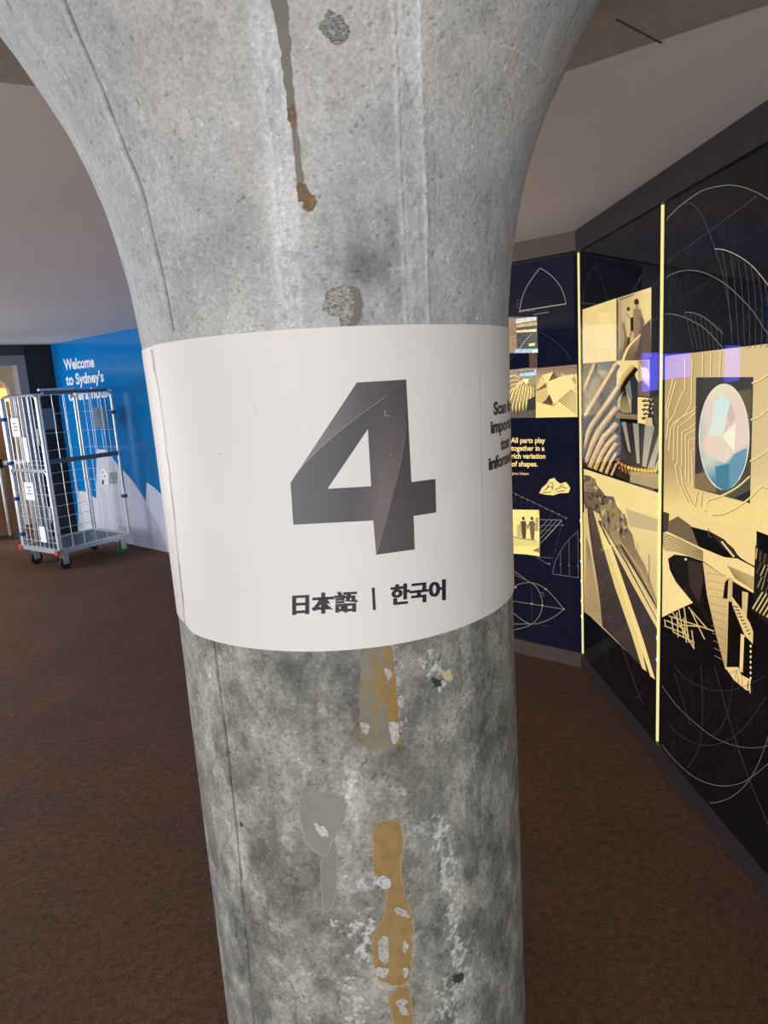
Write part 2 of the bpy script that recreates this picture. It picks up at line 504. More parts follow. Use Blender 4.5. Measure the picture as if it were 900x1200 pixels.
M_blue = blue_mat()
wl = slab(PW, 0, 3.9, 0, CEIL, -.15, 0, 'wall_left', M_blue); tag(wl, kind='structure')
PD = Plane((-3.87, 8.68), (-3.87 - .72, 8.68 - .69))
tag(slab(PD, .0, .32, 0, CEIL, -.12, 0, 'wall_far', M_black), kind='structure')
tag(slab(PD, .32, 3.6, 2.2, CEIL, -.12, .02, 'trim_3', M_lintel), kind='structure')
d1 = slab(PD, .32, .42, 0, 2.2, -.16, .02, 'door_1', M_jamb); tag(d1, kind='structure')
slab(PD, .42, 1.9, 2.09, 2.2, -.16, .02, 'door_head', M_jamb, d1)
slab(PD, 1.9, 2.0, 0, 2.2, -.16, .02, 'door_jamb', M_jamb, d1)
tag(slab(PD, 2.0, 3.6, 0, 2.2, -.12, 0, 'wall_left.001', M_black), kind='structure')
# passage behind the doorway: pale arch, amber panel, warm boards
pg = slab(PD, -2.5, 3.5, 0, CEIL, -2.7, -2.6, 'wall_passage', M_wood); tag(pg, kind='structure')
PA = Plane(PD.at(0, 0, -1.3)[:2], PD.at(1, 0, -1.3)[:2])
arch = MB(); pts = [(.0, 0), (PA.uz(24, 560)[0], 0)] + [PA.uz(*q) for q in ((23, 540), (20, 505), (16, 480), (13, 466), (10, 456), (5, 449), (-2, 444), (-12, 441), (-30, 440), (-60, 441))] + [(2.6, 1.95), (2.6, CEIL), (.0, CEIL)]
vs = [PD.at(u, z, -1.3) for u, z in pts] + [PD.at(u, z, -1.42) for u, z in pts]; n = len(pts)
arch.add(vs, [tuple(range(n)), tuple(reversed(range(n, 2 * n)))] + [(i, (i + 1) % n, n + (i + 1) % n, n + i) for i in range(n)])
tag(arch.build('wall_arch', M_warm), kind='structure')
PZ_ = Plane(PD.at(0, 0, -2.57)[:2], PD.at(1, 0, -2.57)[:2]); a0 = PZ_.uz(12, 462); a1 = PZ_.uz(-14, 462)
ap = slab(PD, a0[0], a1[0], PZ_.uz(2, 471)[1], PZ_.uz(2, 455)[1], -2.6, -2.57, 'wall_lamp', M_amber)
tag(ap, 'amber glowing panel on the wood wall seen through the doorway arch', 'light')
pl = bpy.data.lights.new('passage_lamp', 'POINT'); pl.energy = 34; pl.color = (1, .72, .42); pl.shadow_soft_size = .15
po = bpy.data.objects.new('passage_lamp', pl); C.objects.link(po); po.location = PD.at(-.5, 2.0, -2.0)

# ================================================================ CONCRETE COLUMN
def build_column():
    R0 = .2655
    root = empty('concrete_column', (CX, CY, 0))
    tag(root, 'weathered grey concrete column flaring out into the ceiling, wrapped by the number sign', 'column')

    def paint(PH, Z):
        """albedo (linear) and radial relief in metres over the column's own angle/height coordinates"""
        S = PH * R0
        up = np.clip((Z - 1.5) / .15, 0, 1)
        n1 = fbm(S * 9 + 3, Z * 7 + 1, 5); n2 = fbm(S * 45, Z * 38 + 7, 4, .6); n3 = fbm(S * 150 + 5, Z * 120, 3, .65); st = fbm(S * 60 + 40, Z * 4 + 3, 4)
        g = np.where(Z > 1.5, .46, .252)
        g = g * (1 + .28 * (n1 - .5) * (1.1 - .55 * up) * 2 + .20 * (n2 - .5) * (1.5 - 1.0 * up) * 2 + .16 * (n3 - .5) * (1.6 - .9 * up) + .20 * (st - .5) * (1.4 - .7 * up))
        pa = fbm(S * 20 + 61, Z * 13 + 5, 5, .6); pb = fbm(S * 34 + 11, Z * 24 + 85, 5, .62); vn = 1 - np.abs(2 * fbm(S * 26 + 33, Z * 22 + 12, 4, .6) - 1)
        lo = 1 - up
        g = g * (1 + lo * (.13 * np.clip((pa - .52) * 20, -1, 1) + .30 * np.clip((pb - .56) * 20, 0, 1) - .22 * np.clip((.44 - pb) * 20, 0, 1) + .20 * np.clip((vn - .93) * 18, 0, 1)))
        g = g * (1 + up * (.07 * np.clip((pa - .5) * 8, -1, 1) - .10 * np.clip((.42 - pb) * 14, 0, 1) + .05 * np.clip((vn - .93) * 18, 0, 1)))
        rel = -.0006 * (n2 - .5) * 2 - .0004 * (n3 - .5)
        tint = np.stack([np.full(S.shape, .985), np.full(S.shape, 1.0), np.full(S.shape, 1.005)], -1)
        tint = tint * (1 + (n1[..., None] - .5) * np.array([.10, .02, -.10]))
        lowm = 1 - up
        tint = tint * (1 - lowm[..., None] * np.array([-.02, .012, .12]))

        def blob(x, y, rx, ry, k, edge=.5, nz=.6):
            nonlocal g
            p, z = on_col(x, y); px_ = .00103; sx, sz = rx * px_, ry * px_ * (1.0 if z < 1.75 else 1.15)
            d = np.hypot((S - p * R0) / sx, (Z - z) / sz) + (fbm(S * 40 + x, Z * 40 + y, 4) - .5) * 2 * nz
            g = g * (1 - k * np.clip((1 - d) / edge, 0, 1))
        # stain clouds, dark bands and paler clouds
        blob(430, 312, 56, 56, .44, .8); blob(420, 300, 22, 30, .2, .7); blob(250, 300, 60, 40, .22, .8); blob(220, 350, 40, 70, .15, .9); blob(500, 330, 30, 90, .16, .9)
        blob(420, 820, 34, 90, .34, .8); blob(470, 900, 50, 70, .30, .8); blob(570, 850, 40, 150, .30, .7); blob(585, 1060, 34, 160, .30, .7)
        blob(330, 800, 80, 60, .18, .9); blob(300, 900, 40, 110, .20, .8); blob(330, 1040, 70, 90, .24, .8); blob(240, 900, 18, 150, .12, .9)
        blob(390, 1090, 60, 60, .22, .8); blob(345, 1150, 60, 50, -.16, .9); blob(290, 790, 36, 40, -.15, .9); blob(545, 930, 26, 120, -.05, .9)
        blob(380, 800, 26, 120, -.18, .8); blob(415, 980, 30, 110, -.20, .8); blob(500, 800, 16, 100, -.10, .8); blob(480, 1150, 60, 60, -.10, .9)

        def dist(pts, mx):
            q = [on_col(*p) for p in pts]; q = [(a * R0, b) for a, b in q]
            zlo = min(b for a, b in q) - mx; zhi = max(b for a, b in q) + mx; slo = min(a for a, b in q) - mx; shi = max(a for a, b in q) + mx
            D = np.full(S.shape, 9.0); I = (S > slo) & (S < shi) & (Z > zlo) & (Z < zhi)
            if not I.any(): return D, I
            s_, z_ = S[I], Z[I]; best = np.full(s_.shape, 9.0)
            for (a, b), (c, d) in zip(q, q[1:]):
                L2 = (c - a) ** 2 + (d - b) ** 2 + 1e-12; t = np.clip(((s_ - a) * (c - a) + (z_ - b) * (d - b)) / L2, 0, 1)
                best = np.minimum(best, np.hypot(s_ - a - t * (c - a), z_ - b - t * (d - b)))
            D[I] = best; return D, I
        wob = (fbm(S * 30, Z * 30 + 50, 4) - .5)

        def streak(pts, half, k, soft=1.0, depth=0.0, nz=.004, breaks=0.0, cool=0.0):
            nonlocal g, rel, tint
            D, I = dist(pts, half * 3 + .01); D = D + wob * nz
            m = np.clip((half - D) / (half * soft), 0, 1)
            if breaks: m = m * np.clip((fbm(S * 120, Z * 50 + 9, 3) - breaks) * 8, 0, 1)
            g = g * (1 + k * m); rel = rel + depth * m
            if cool: tint = tint * (1 + cool * m[..., None] * np.array([-.04, 0, .06]))
        # form-work seams
        sl = [(66, -20), (75, 0), (85, 25), (100, 60), (118, 100), (133, 140), (147, 175), (160, 205), (170, 235), (180, 280), (190, 320), (203, 386)]
        streak(sl, .012, .10, 1.0, .0006)
        streak(sl, .0032, -.58, .7, -.0026, .003)
        streak([(x - 5, y) for x, y in sl], .0022, .22, .8, .001, .003)
        sl2 = [(249, 740), (256, 800), (265, 867), (272, 930), (277, 974), (286, 1077), (296, 1184), (300, 1240)]
        streak(sl2, .0024, -.6, .6, -.002, .002)
        streak([(x + 4, y) for x, y in sl2], .002, .22, .8, .0006, .003, .35)
        # pale bands with fine ridges left by the form joints
        streak([(312, -15), (318, 60), (326, 150), (334, 260), (340, 388)], .018, .20, .22, .0008, .004, 0, .6)
        streak([(300, -15), (308, 90), (319, 200), (326, 300), (333, 388)], .0015, .14, .6, .0006, .002)
        streak([(320, 40), (327, 140), (331, 240), (338, 380)], .0014, .2, .6, .0006, .002, .35)
        streak([(478, -15), (481, 60), (484, 160), (488, 260), (490, 388)], .016, .14, .24, .0006, .004, 0, .5)
        streak([(459, -15), (463, 60), (467, 160), (471, 260), (476, 388)], .0022, .28, .6, .0011, .002)
        streak([(462, -15), (466, 60), (470, 160), (474, 260)], .0012, -.25, .6, -.001, .001)
        streak([(490, -15), (491, 50), (493, 110), (496, 190), (499, 260), (503, 388)], .0024, .30, .6, .0009, .002)
        streak([(497, 130), (499, 200), (502, 290)], .0011, .3, .6, .0008, .001)
        streak([(476, 90), (480, 190), (486, 330)], .006, -.16, .9, -.0006, .012, .45)
        streak([(508, 120), (510, 200), (511, 260)], .0012, -.2, .7, -.0005, .002)
        streak([(345, 324), (370, 322), (400, 319), (424, 318)], .0009, -.4, .7, -.0006, .003)
        streak([(585, 52), (603, 58), (622, 70), (639, 89)], .0008, .45, .5, 0, .0005, .3)
        # white lime bloom: specks clustered in bands
        sp = fbm(S * 130 + 70, Z * 120, 4, .7)

        def bloom(pts, half, thr, k=.8):
            nonlocal g, rel, tint
            D, I = dist(pts, half * 2); m = np.clip(1 - D / half, 0, 1) ** .6
            q = np.clip((sp + .16 * m - thr) * 12, 0, 1) * (m > 0)
            g = g * (1 - q) + q * k * .62; rel = rel - .0012 * q
            tint = tint * (1 - .6 * q[..., None]) + .6 * q[..., None] * np.array([.97, 1.0, 1.05])
        bloom([(513, 965), (519, 1000), (525, 1040), (530, 1090), (545, 1150)], .016, .62)
        bloom([(390, 1032), (420, 1036), (448, 1030)], .013, .60)
        bloom([(400, 1090), (430, 1080), (425, 1120)], .022, .68)
        bloom([(412, 905), (412, 960)], .008, .60); bloom([(370, 965), (385, 978)], .010, .62)
        bloom([(450, 770), (458, 830), (462, 860)], .018, .66); bloom([(500, 770), (520, 800)], .014, .66)
        bloom([(410, 1160), (420, 1200)], .022, .66); bloom([(520, 1160), (530, 1200)], .02, .66)
        bloom([(345, 300), (340, 380)], .012, .66, .7); bloom([(333, 270), (336, 330)], .006, .62, .75); bloom([(490, 170), (483, 240)], .008, .64, .75)
        bloom([(250, 300), (270, 320)], .03, .70, .6)
        # scattered pits and grains
        dk = fbm(S * 260 + 11, Z * 200 + 31, 2, .5); q = np.clip((dk - .83 + .03 * lowm) * 25, 0, 1); g = g * (1 - .5 * q); rel = rel - .0012 * q
        wt = fbm(S * 230 + 90, Z * 210 + 61, 2, .5); q = np.clip((wt - .86 + .05 * lowm) * 25, 0, 1); g = g * (1 + .55 * q)
        sc = fbm(S * 55 + 23, Z * 28 + 61, 4, .7); q = np.clip((.36 - sc) * 12, 0, 1); g = g * (1 - .22 * q * (.6 + .4 * lowm)); rel = rel - .0005 * q
        hv = 1 - np.abs(2 * fbm(S * 70 + 5, Z * 62 + 44, 3, .55) - 1); hm = np.clip((fbm(S * 24 + 81, Z * 24 + 4, 3) - .46) * 6, 0, 1); g = g * (1 - .16 * np.clip((hv - .955) * 40, 0, 1) * hm)
        hw = 1 - np.abs(2 * fbm(S * 64 + 150, Z * 58 + 120, 3, .55) - 1); g = g * (1 + .10 * np.clip((hw - .955) * 40, 0, 1) * (1 - hm))
        col = g[..., None] * tint
        return np.clip(col, .02, .85), rel

    def strip(ph, zz):
        PH, Z = np.meshgrid(ph, zz); colr, rel = paint(PH, Z)
        r = rad(Z) + rel
        V = np.stack([r * np.sin(PH), -r * np.cos(PH), Z], -1).reshape(-1, 3)
        nz, nphi = Z.shape; idx = np.arange(nz * nphi).reshape(nz, nphi)
        F = np.stack([idx[:-1, :-1], idx[:-1, 1:], idx[1:, 1:], idx[1:, :-1]], -1).reshape(-1, 4)
        return V, F, colr.reshape(-1, 3)
    rd = math.radians
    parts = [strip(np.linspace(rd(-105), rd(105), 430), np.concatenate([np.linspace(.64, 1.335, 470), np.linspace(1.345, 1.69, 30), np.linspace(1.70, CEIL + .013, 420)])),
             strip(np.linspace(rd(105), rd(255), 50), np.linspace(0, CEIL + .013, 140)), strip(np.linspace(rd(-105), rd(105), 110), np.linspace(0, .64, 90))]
    off = 0; Vs = []; Fs = []; Cs = []
    for V, F, c in parts:
        Vs.append(V); Fs.append(F + off); Cs.append(c); off += len(V)
    V = np.concatenate(Vs); F = np.concatenate(Fs); c = np.concatenate(Cs)
    me = bpy.data.meshes.new('shaft'); me.vertices.add(len(V)); me.vertices.foreach_set('co', V.ravel().astype(np.float32))
    me.loops.add(F.size); me.loops.foreach_set('vertex_index', F.ravel().astype(np.int32))
    me.polygons.add(len(F)); me.polygons.foreach_set('loop_start', np.arange(0, F.size, 4, dtype=np.int32)); me.update(calc_edges=True)
    a = me.color_attributes.new('Col', 'FLOAT_COLOR', 'POINT'); a.data.foreach_set('color', np.concatenate([c, np.ones((len(c), 1))], 1).astype(np.float32).ravel())
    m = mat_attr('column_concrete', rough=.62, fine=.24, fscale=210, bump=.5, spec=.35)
    # crisp light and dark grains finer than the mesh can carry
    t = m.node_tree; bs = t.nodes['Principled BSDF']; src = bs.inputs['Base Color'].links[0].from_socket
    tc = t.nodes.new('ShaderNodeTexCoord')
    for sc, lo_, hi_, a0, a1 in ((95, .56, .64, 1.0, 1.22), (120, .36, .43, .76, 1.0), (420, .62, .68, 1.0, 1.35), (330, .33, .37, .62, 1.0)):
        nz = t.nodes.new('ShaderNodeTexNoise'); nz.inputs['Scale'].default_value = sc; nz.inputs['Detail'].default_value = 7; nz.inputs['Roughness'].default_value = .7; nz.inputs['Distortion'].default_value = .6
        t.links.new(tc.outputs['Object'], nz.inputs['Vector'])
        r = t.nodes.new('ShaderNodeMapRange'); r.inputs[1].default_value = lo_; r.inputs[2].default_value = hi_; r.inputs[3].default_value = a0; r.inputs[4].default_value = a1
        t.links.new(nz.outputs['Fac'], r.inputs[0])
        # grains are stronger on the rougher lower shaft
        sp = t.nodes.new('ShaderNodeSeparateXYZ'); t.links.new(tc.outputs['Object'], sp.inputs[0])
        zr = t.nodes.new('ShaderNodeMapRange'); zr.inputs[1].default_value = 1.4; zr.inputs[2].default_value = 1.75; zr.inputs[3].default_value = 1.0; zr.inputs[4].default_value = .22
        t.links.new(sp.outputs['Z'], zr.inputs[0])
        mx = t.nodes.new('ShaderNodeMix'); mx.data_type = 'RGBA'; mx.blend_type = 'MULTIPLY'
        t.links.new(zr.outputs[0], mx.inputs[0]); t.links.new(src, mx.inputs[6]); t.links.new(r.outputs[0], mx.inputs[7]); src = mx.outputs[2]
    t.links.new(src, bs.inputs['Base Color'])
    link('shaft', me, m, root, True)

    # resin runs and mortar patches lying on the concrete, each its own piece
    inv = Matrix.Translation((-CX, -CY, 0))

    def patch(name, pts, material, off, cut=4, col=(128, 128, 128), label=None, sm=5, jag=0.0, cf=None, edge=2.6, rim=None, grit=False):
        p = Print(lambda x, y, o: tuple(np.array(col_map(x, y, o)) - np.array([CX, CY, 0])), off)
        if sm:
            q = smooth_pts(pts, 10, True); n = len(q); sd = pts[0][0] * .37
            nx = (vnoise(np.arange(n) * .31 + sd, np.full(n, 3.0)) + vnoise(np.arange(n) * .9 + sd, np.full(n, 7.0)) * .6 - .8) * edge; ny = (vnoise(np.arange(n) * .31 + sd, np.full(n, 13.0)) + vnoise(np.arange(n) * .9 + sd, np.full(n, 17.0)) * .6 - .8) * edge
            pts = [(x + float(a), y + float(b)) for (x, y), a, b in zip(q, nx, ny)]
        gr = lambda x, y: tuple(np.array(col, float) * random.choice((.62, .8, .95, 1.0, 1.1, 1.22)))
        p.poly(pts, cf or (gr if grit else col), cut=cut, jag=jag)
        if rim: p.line(pts + [pts[0]], .8, rim, 0)
        o = p.build(name, material, root)
        for f in o.data.polygons: f.use_smooth = True
        if label: o['label'] = label
        return o
    m_res = mat_attr('ochre_resin', rough=.28, fine=.16, fscale=70, bump=.06)
    m_mor = mat_attr('smooth_mortar', rough=.6, fine=.10, fscale=60, bump=.15)
    m_spall = mat_attr('broken_aggregate', rough=.8, fine=.45, fscale=190, bump=1.0)
    T = lambda L: [(200 + x * .4667, 750 + y * .4667) for x, y in L]
    patch('resin_patch', T([(515, 465), (545, 453), (578, 462), (582, 530), (580, 600), (595, 660), (607, 700), (606, 760), (605, 800), (600, 850), (575, 870), (545, 862), (520, 845), (508, 800), (505, 760), (520, 722), (535, 690), (542, 650), (530, 610), (512, 580), (508, 520)]),
          m_res, .0006, 4, (150, 124, 82), 'glossy ochre resin run low on the column', rim=(176, 160, 124))
    patch('resin_patch', T([(555, 888), (575, 866), (600, 878), (605, 925), (612, 980), (600, 1010), (570, 1000), (556, 950), (548, 915)]), m_res, .0006, 4, (148, 122, 82), rim=(176, 160, 124))
    patch('resin_patch', T([(480, 30), (510, 16), (552, 14), (560, 60), (565, 120), (572, 200), (578, 250), (556, 276), (520, 268), (488, 262), (474, 230), (472, 150), (476, 90)]), m_res, .0004, 4, (132, 112, 70), 'thin brownish resin stain just below the sign',
          cf=lambda x, y: MBK((126, 122, 110), (156, 118, 58), (float(fbm(np.array(x * .13), np.array(y * .05), 4, .6)) - .46) * 4 + (x - 446) / 50))
    patch('mortar_patch', T([(325, 400), (385, 380), (430, 395), (442, 420), (430, 470), (410, 500), (392, 540), (350, 520), (330, 470)]), m_mor, .0005, 5, (134, 131, 121), rim=(164, 160, 150))
    patch('mortar_patch', T([(384, 540), (412, 500), (420, 560), (414, 640), (392, 680), (378, 620)]), m_mor, .0004, 5, (128, 126, 116), rim=(156, 152, 144))
    patch('resin_patch', [(317, -14), (335, -14), (338, 15), (340, 45), (342, 80), (345, 120), (349, 160), (353, 190), (357, 214), (350, 217), (346, 190), (341, 150), (336, 115), (331, 80), (326, 40)], m_mor, .0018, 5, (118, 112, 102), 'grey brown resin drip high on the column')
    patch('resin_patch', [(348, 217), (357, 216), (362, 226), (370, 233), (370, 242), (363, 248), (356, 244), (356, 236), (350, 235)], m_spall, .0019, 3, (128, 108, 78), 'rust brown drip end')
    patch('resin_patch', [(337, 128), (344, 124), (348, 140), (345, 152), (339, 144)], m_spall, .0020, 3, (132, 112, 90))
    patch('spall', [(384, 13), (388, 12), (393, 17), (401, 20), (404, 28), (409, 32), (408, 44), (403, 49), (397, 52), (389, 50), (383, 43), (376, 36), (375, 29), (380, 24)], m_spall, .0004, 2, (150, 152, 152), 'broken patch of exposed aggregate', 5, rim=(124, 125, 125), grit=True)
    patch('resin_patch', [(404, 338), (414, 335), (422, 342), (425, 356), (424, 372), (416, 385), (404, 388), (398, 378), (396, 358), (398, 344)], m_mor, .0004, 4, (112, 108, 92))
    patch('spall', [(385, 341), (396, 337), (407, 336), (413, 346), (416, 358), (413, 372), (407, 383), (400, 384), (398, 372), (388, 369), (379, 362), (381, 350)], m_spall, .0008, 2, (162, 159, 151), None, 5, rim=(128, 125, 118), grit=True)
    for q, cc in ((((533, 590), (552, 604), (548, 622), (530, 620), (516, 604)), (190, 194, 198)), (((530, 742), (546, 750), (547, 800), (536, 812), (522, 790), (522, 760)), (176, 174, 168)),
                  (((560, 672), (590, 676), (598, 696), (575, 690)), (178, 176, 170)), (((584, 752), (597, 762), (590, 784), (582, 774)), (180, 178, 172)), (((516, 822), (545, 824), (540, 846), (520, 842)), (182, 178, 170)),
                  (((582, 822), (598, 824), (590, 848)), (178, 176, 170)), (((566, 905), (594, 900), (588, 918), (600, 940), (578, 934)), (176, 174, 170)), (((362, 458), (390, 470), (396, 492), (374, 486)), (190, 190, 188)),
                  (((548, 205), (572, 210), (572, 250), (556, 258), (550, 232)), (185, 182, 176)), (((478, 205), (500, 212), (494, 236), (480, 228)), (176, 172, 164)), (((536, 70), (556, 80), (548, 100)), (178, 172, 160))):
        patch('lime_fleck', T(q), m_spall, .0012, 3, cc, None, 5, edge=1.8)
    for q in (((656, 98), (674, 100), (676, 114), (662, 118)), ((708, 846), (724, 838), (736, 842), (726, 858), (712, 860)), ((176, 455), (184, 462), (180, 468))):
        patch('dark_stone', T(q), m_mor, .0012, 3, (58, 58, 58), None, 3)
    patch('yellow_stone', T(((682, 78), (702, 74), (706, 96), (690, 102))), m_mor, .0012, 3, (196, 184, 146), None, 3)


build_column()

# ================================================================ SIGN ROUND THE COLUMN
def build_sign():
    root = empty('number_sign', (CX, CY, 0))
    tag(root, 'white printed paper wrap with a big dark number 4 round the concrete column', 'sign')
    loc = lambda x, y, o: tuple(np.array(col_map(x, y, o)) - np.array([CX, CY, 0]))
    m_sheet = mat('sign_paper', (226, 223, 221), .58, noise=.018, nscale=9, bump=.03, bscale=90, spec=.4)
    m_under = mat('sign_paper_underlayer', (222, 212, 206), .5, noise=.03, nscale=9, spec=.4)
    ztop, zbot = 1.7125, 1.3215
    seam = [(181, 409), (184, 436), (190, 470), (195, 505), (197, 530), (202, 565), (207, 610), (212, 660), (217, 705), (220, 736)]
    sq = [on_col(*p) for p in seam]; sz = np.array([b for a, b in sq])[::-1]; sa = np.array([a for a, b in sq])[::-1]

    def sheet(name, a0, a1, zt, zb, off, material, na=120, nz=30, th=.0006):
        vs = []; fs = []
        for layer in (off, off - th):
            for i in range(nz + 1):
                for j in range(na + 1):
                    t = j / na; z = zb(t) + (zt(t) - zb(t)) * i / nz
                    lo = a0(z); a = lo + (a1 - lo) * t
                    r = rad(z) + layer; vs.append((r * math.sin(a), -r * math.cos(a), z))
        k = (nz + 1) * (na + 1); id = lambda L, i, j: L * k + i * (na + 1) + j
        for i in range(nz):
            for j in range(na):
                fs.append((id(0, i, j), id(0, i, j + 1), id(0, i + 1, j + 1), id(0, i + 1, j)))
                fs.append((id(1, i, j), id(1, i + 1, j), id(1, i + 1, j + 1), id(1, i, j + 1)))
        for j in range(na):
            for i in (0, nz): fs.append((id(0, i, j), id(1, i, j), id(1, i, j + 1), id(0, i, j + 1)))
        for i in range(nz):
            for j in (0, na): fs.append((id(0, i, j), id(0, i + 1, j), id(1, i + 1, j), id(1, i, j)))
        o = mesh_obj(name, vs, fs, material, root)
        bm = bmesh.new(); bm.from_mesh(o.data); bmesh.ops.recalc_face_normals(bm, faces=bm.faces)
        for f in bm.faces: f.smooth = True
        for e in bm.edges:
            if len(e.link_faces) == 2 and e.calc_face_angle(0) > .5: e.smooth = False
        bm.to_mesh(o.data); bm.free(); return o
    rj = [random.uniform(-.0006, .0006) for _ in range(61)]
    seamf = lambda z: float(np.interp(z, sz, sa) + np.interp((z - 1.3) / .42 * 60, range(61), rj) / .2655 * 1.2)
    sheet('front_sheet', seamf, math.radians(150), lambda t: ztop + .0012 * math.sin(t * 9), lambda t: zbot + .0006 * math.sin(t * 14) + .006 * max(0, 1 - t * 40), .0026, m_sheet, 150, 60)
    sheet('wrap_end', lambda z: math.radians(-150), float(max(sa)) + .03, lambda t: ztop - .001, lambda t: zbot + .006, .0014, m_under, 60, 6)
    # dark torn edge along the overlap and the faint fold on the right
    m_ink = mat_attr('print_ink', rough=.45, fine=.05, fscale=400, spec=.35)
    p = Print(loc, .0030, .00003)
    p.line([(179.5, 410), (181, 418), (183, 436)], 1.6, (120, 112, 108), 4, 1.0)
    for i in range(len(seam) - 1):
        a, b = seam[i], seam[i + 1]
        p.line([(a[0] + random.uniform(-.4, .3), a[1]), ((a[0] + b[0]) / 2 + random.uniform(-.8, .8), (a[1] + b[1]) / 2), b], random.uniform(.5, 1.0), (150, 142, 140), 3)
    p.build('torn_edge', m_ink, root)
    # the 4: folded-looking facets in several greys
    K = lambda L: [(330 + x * .3222, 430 + y * .3222) for x, y in L]
    c1 = smooth_pts([(35, 420), (75, 362), (130, 305), (190, 250), (260, 192), (330, 140), (395, 92), (449, 46)], 5)
    c2 = smooth_pts([(449, 150), (447, 215), (440, 285), (424, 370), (402, 455), (375, 560), (342, 681)], 5)
    mixc = lambda a, b, t: tuple(np.array(a) + (np.array(b) - np.array(a)) * min(max(t, 0), 1))
    xc = lambda x: (x - 330) / .3222
    yc = lambda y: (y - 430) / .3222
    p = Print(loc, .0031, .00004)
    up_ = [(272, 57)] + list(reversed(c1))[0:] 
    p.poly(K([(272, 57), (449, 46)] + list(reversed(c1))[1:]), lambda x, y: mixc((140, 134, 133), (84, 80, 83), (xc(x) - 40 + (420 - yc(y)) * .25) / 330), cut=5)
    body = c1 + [(449, 150)] + c2[1:] + [(332, 557), (45, 572)]
    hole = [(312, 225), (324, 433), (167, 442)]

    def bc(x, y):
        u, v = xc(x), yc(y)
        a = mixc((94, 95, 101), (68, 67, 73), (u - 30) / 250 + (420 - v) / 900)
        b = mixc((82, 77, 80), (114, 104, 104), (v - 100) / 330)
        return mixc(a, b, (u - 270 + (v - 300) * .1) / 110)
    p.poly(K(body), bc, [K(hole)], cut=5)
    p.poly(K([(449, 46), (468, 418), (554, 407), (557, 528), (476, 541), (480, 662), (342, 681)] + list(reversed(c2))[1:]), lambda x, y: mixc((72, 69, 74), (84, 80, 84), (yc(y) - 300) / 300), cut=6)
    p.line(K(c1[2:-6]), .9, (150, 146, 146), 0, .5)
    p.line(K(c2[4:]), .5, (130, 124, 124), 0, .9)
    p.line(K([(372, 155), (375, 178), (388, 177)]), .7, (170, 166, 166), 0); p.dot(K([(395, 318)])[0], .6, (180, 176, 176))
    p.build('numeral', m_ink, root)
    # words below and at the right
    dk = (44, 42, 47)
    p = Print(loc, .0031, .00003)
    for dx in (-.75, 0, .75): p.text('日本語', (344 + dx, 717.5), (1, -.055), (-.02, -25.5), dk, .022, 'LEFT', 74.0)
    p.line([(436.8, 688), (438.2, 714)], 3.4, dk, 0)
    for dx in (-.75, 0, .75): p.text('한국어', (457.5 + dx, 706.5), (1, -.105), (-.02, -25.5), dk, .022, 'LEFT', 62.5)
    p.build('lettering', m_ink, root)['kind'] = 'stuff'
    # tour words run round the side: laid out in the wrap's own angle and height
    p = Print(lambda s, z, o: (lambda q: (q[0] - CX, q[1] - CY, q[2]))(col_pt(s / .268, z, o)), .0031, .00003)
    kk = None
    L0 = [on_col(577, 486), on_col(573, 508), on_col(586, 527), on_col(570, 551)]
    mid = None
    txts = ('Scan for', 'important', 'tour', 'information'); wds = []
    em, emx = .0235, .0285
    g0 = [glyphs(t, .03)[2] * emx for t in txts]
    cen = np.mean([L0[i][0] * .268 + g0[i] / 2 for i in (0, 1, 3)])
    zz = np.mean([L0[i][1] + (i) * .0 for i in range(4)])
    for i, t in enumerate(txts):
        for dx in (-.0004, 0, .0004): p.text(t, (cen + dx, L0[i][1]), (emx, 0), (0, em), (30, 29, 31), .03, 'CENTER')
    p.build('lettering', m_ink, root)['kind'] = 'stuff'
    # fold line and scuffs
    p = Print(loc, .0030, .00002)
    p.line([(558, 388), (561, 500), (563.5, 620), (564.5, 726)], .6, (206, 200, 198), 4)
    p.line([(518, 572), (522, 575), (525, 574)], .5, (176, 174, 174)); p.line([(299, 474), (302, 488)], .5, (198, 196, 196))
    p.dot((259, 532), .7, (120, 116, 116)); p.dot((324, 476), .6, (170, 168, 168)); p.dot((313, 571), .5, (170, 168, 168))
    p.build('scuff', m_ink, root)['kind'] = 'stuff'


build_sign()
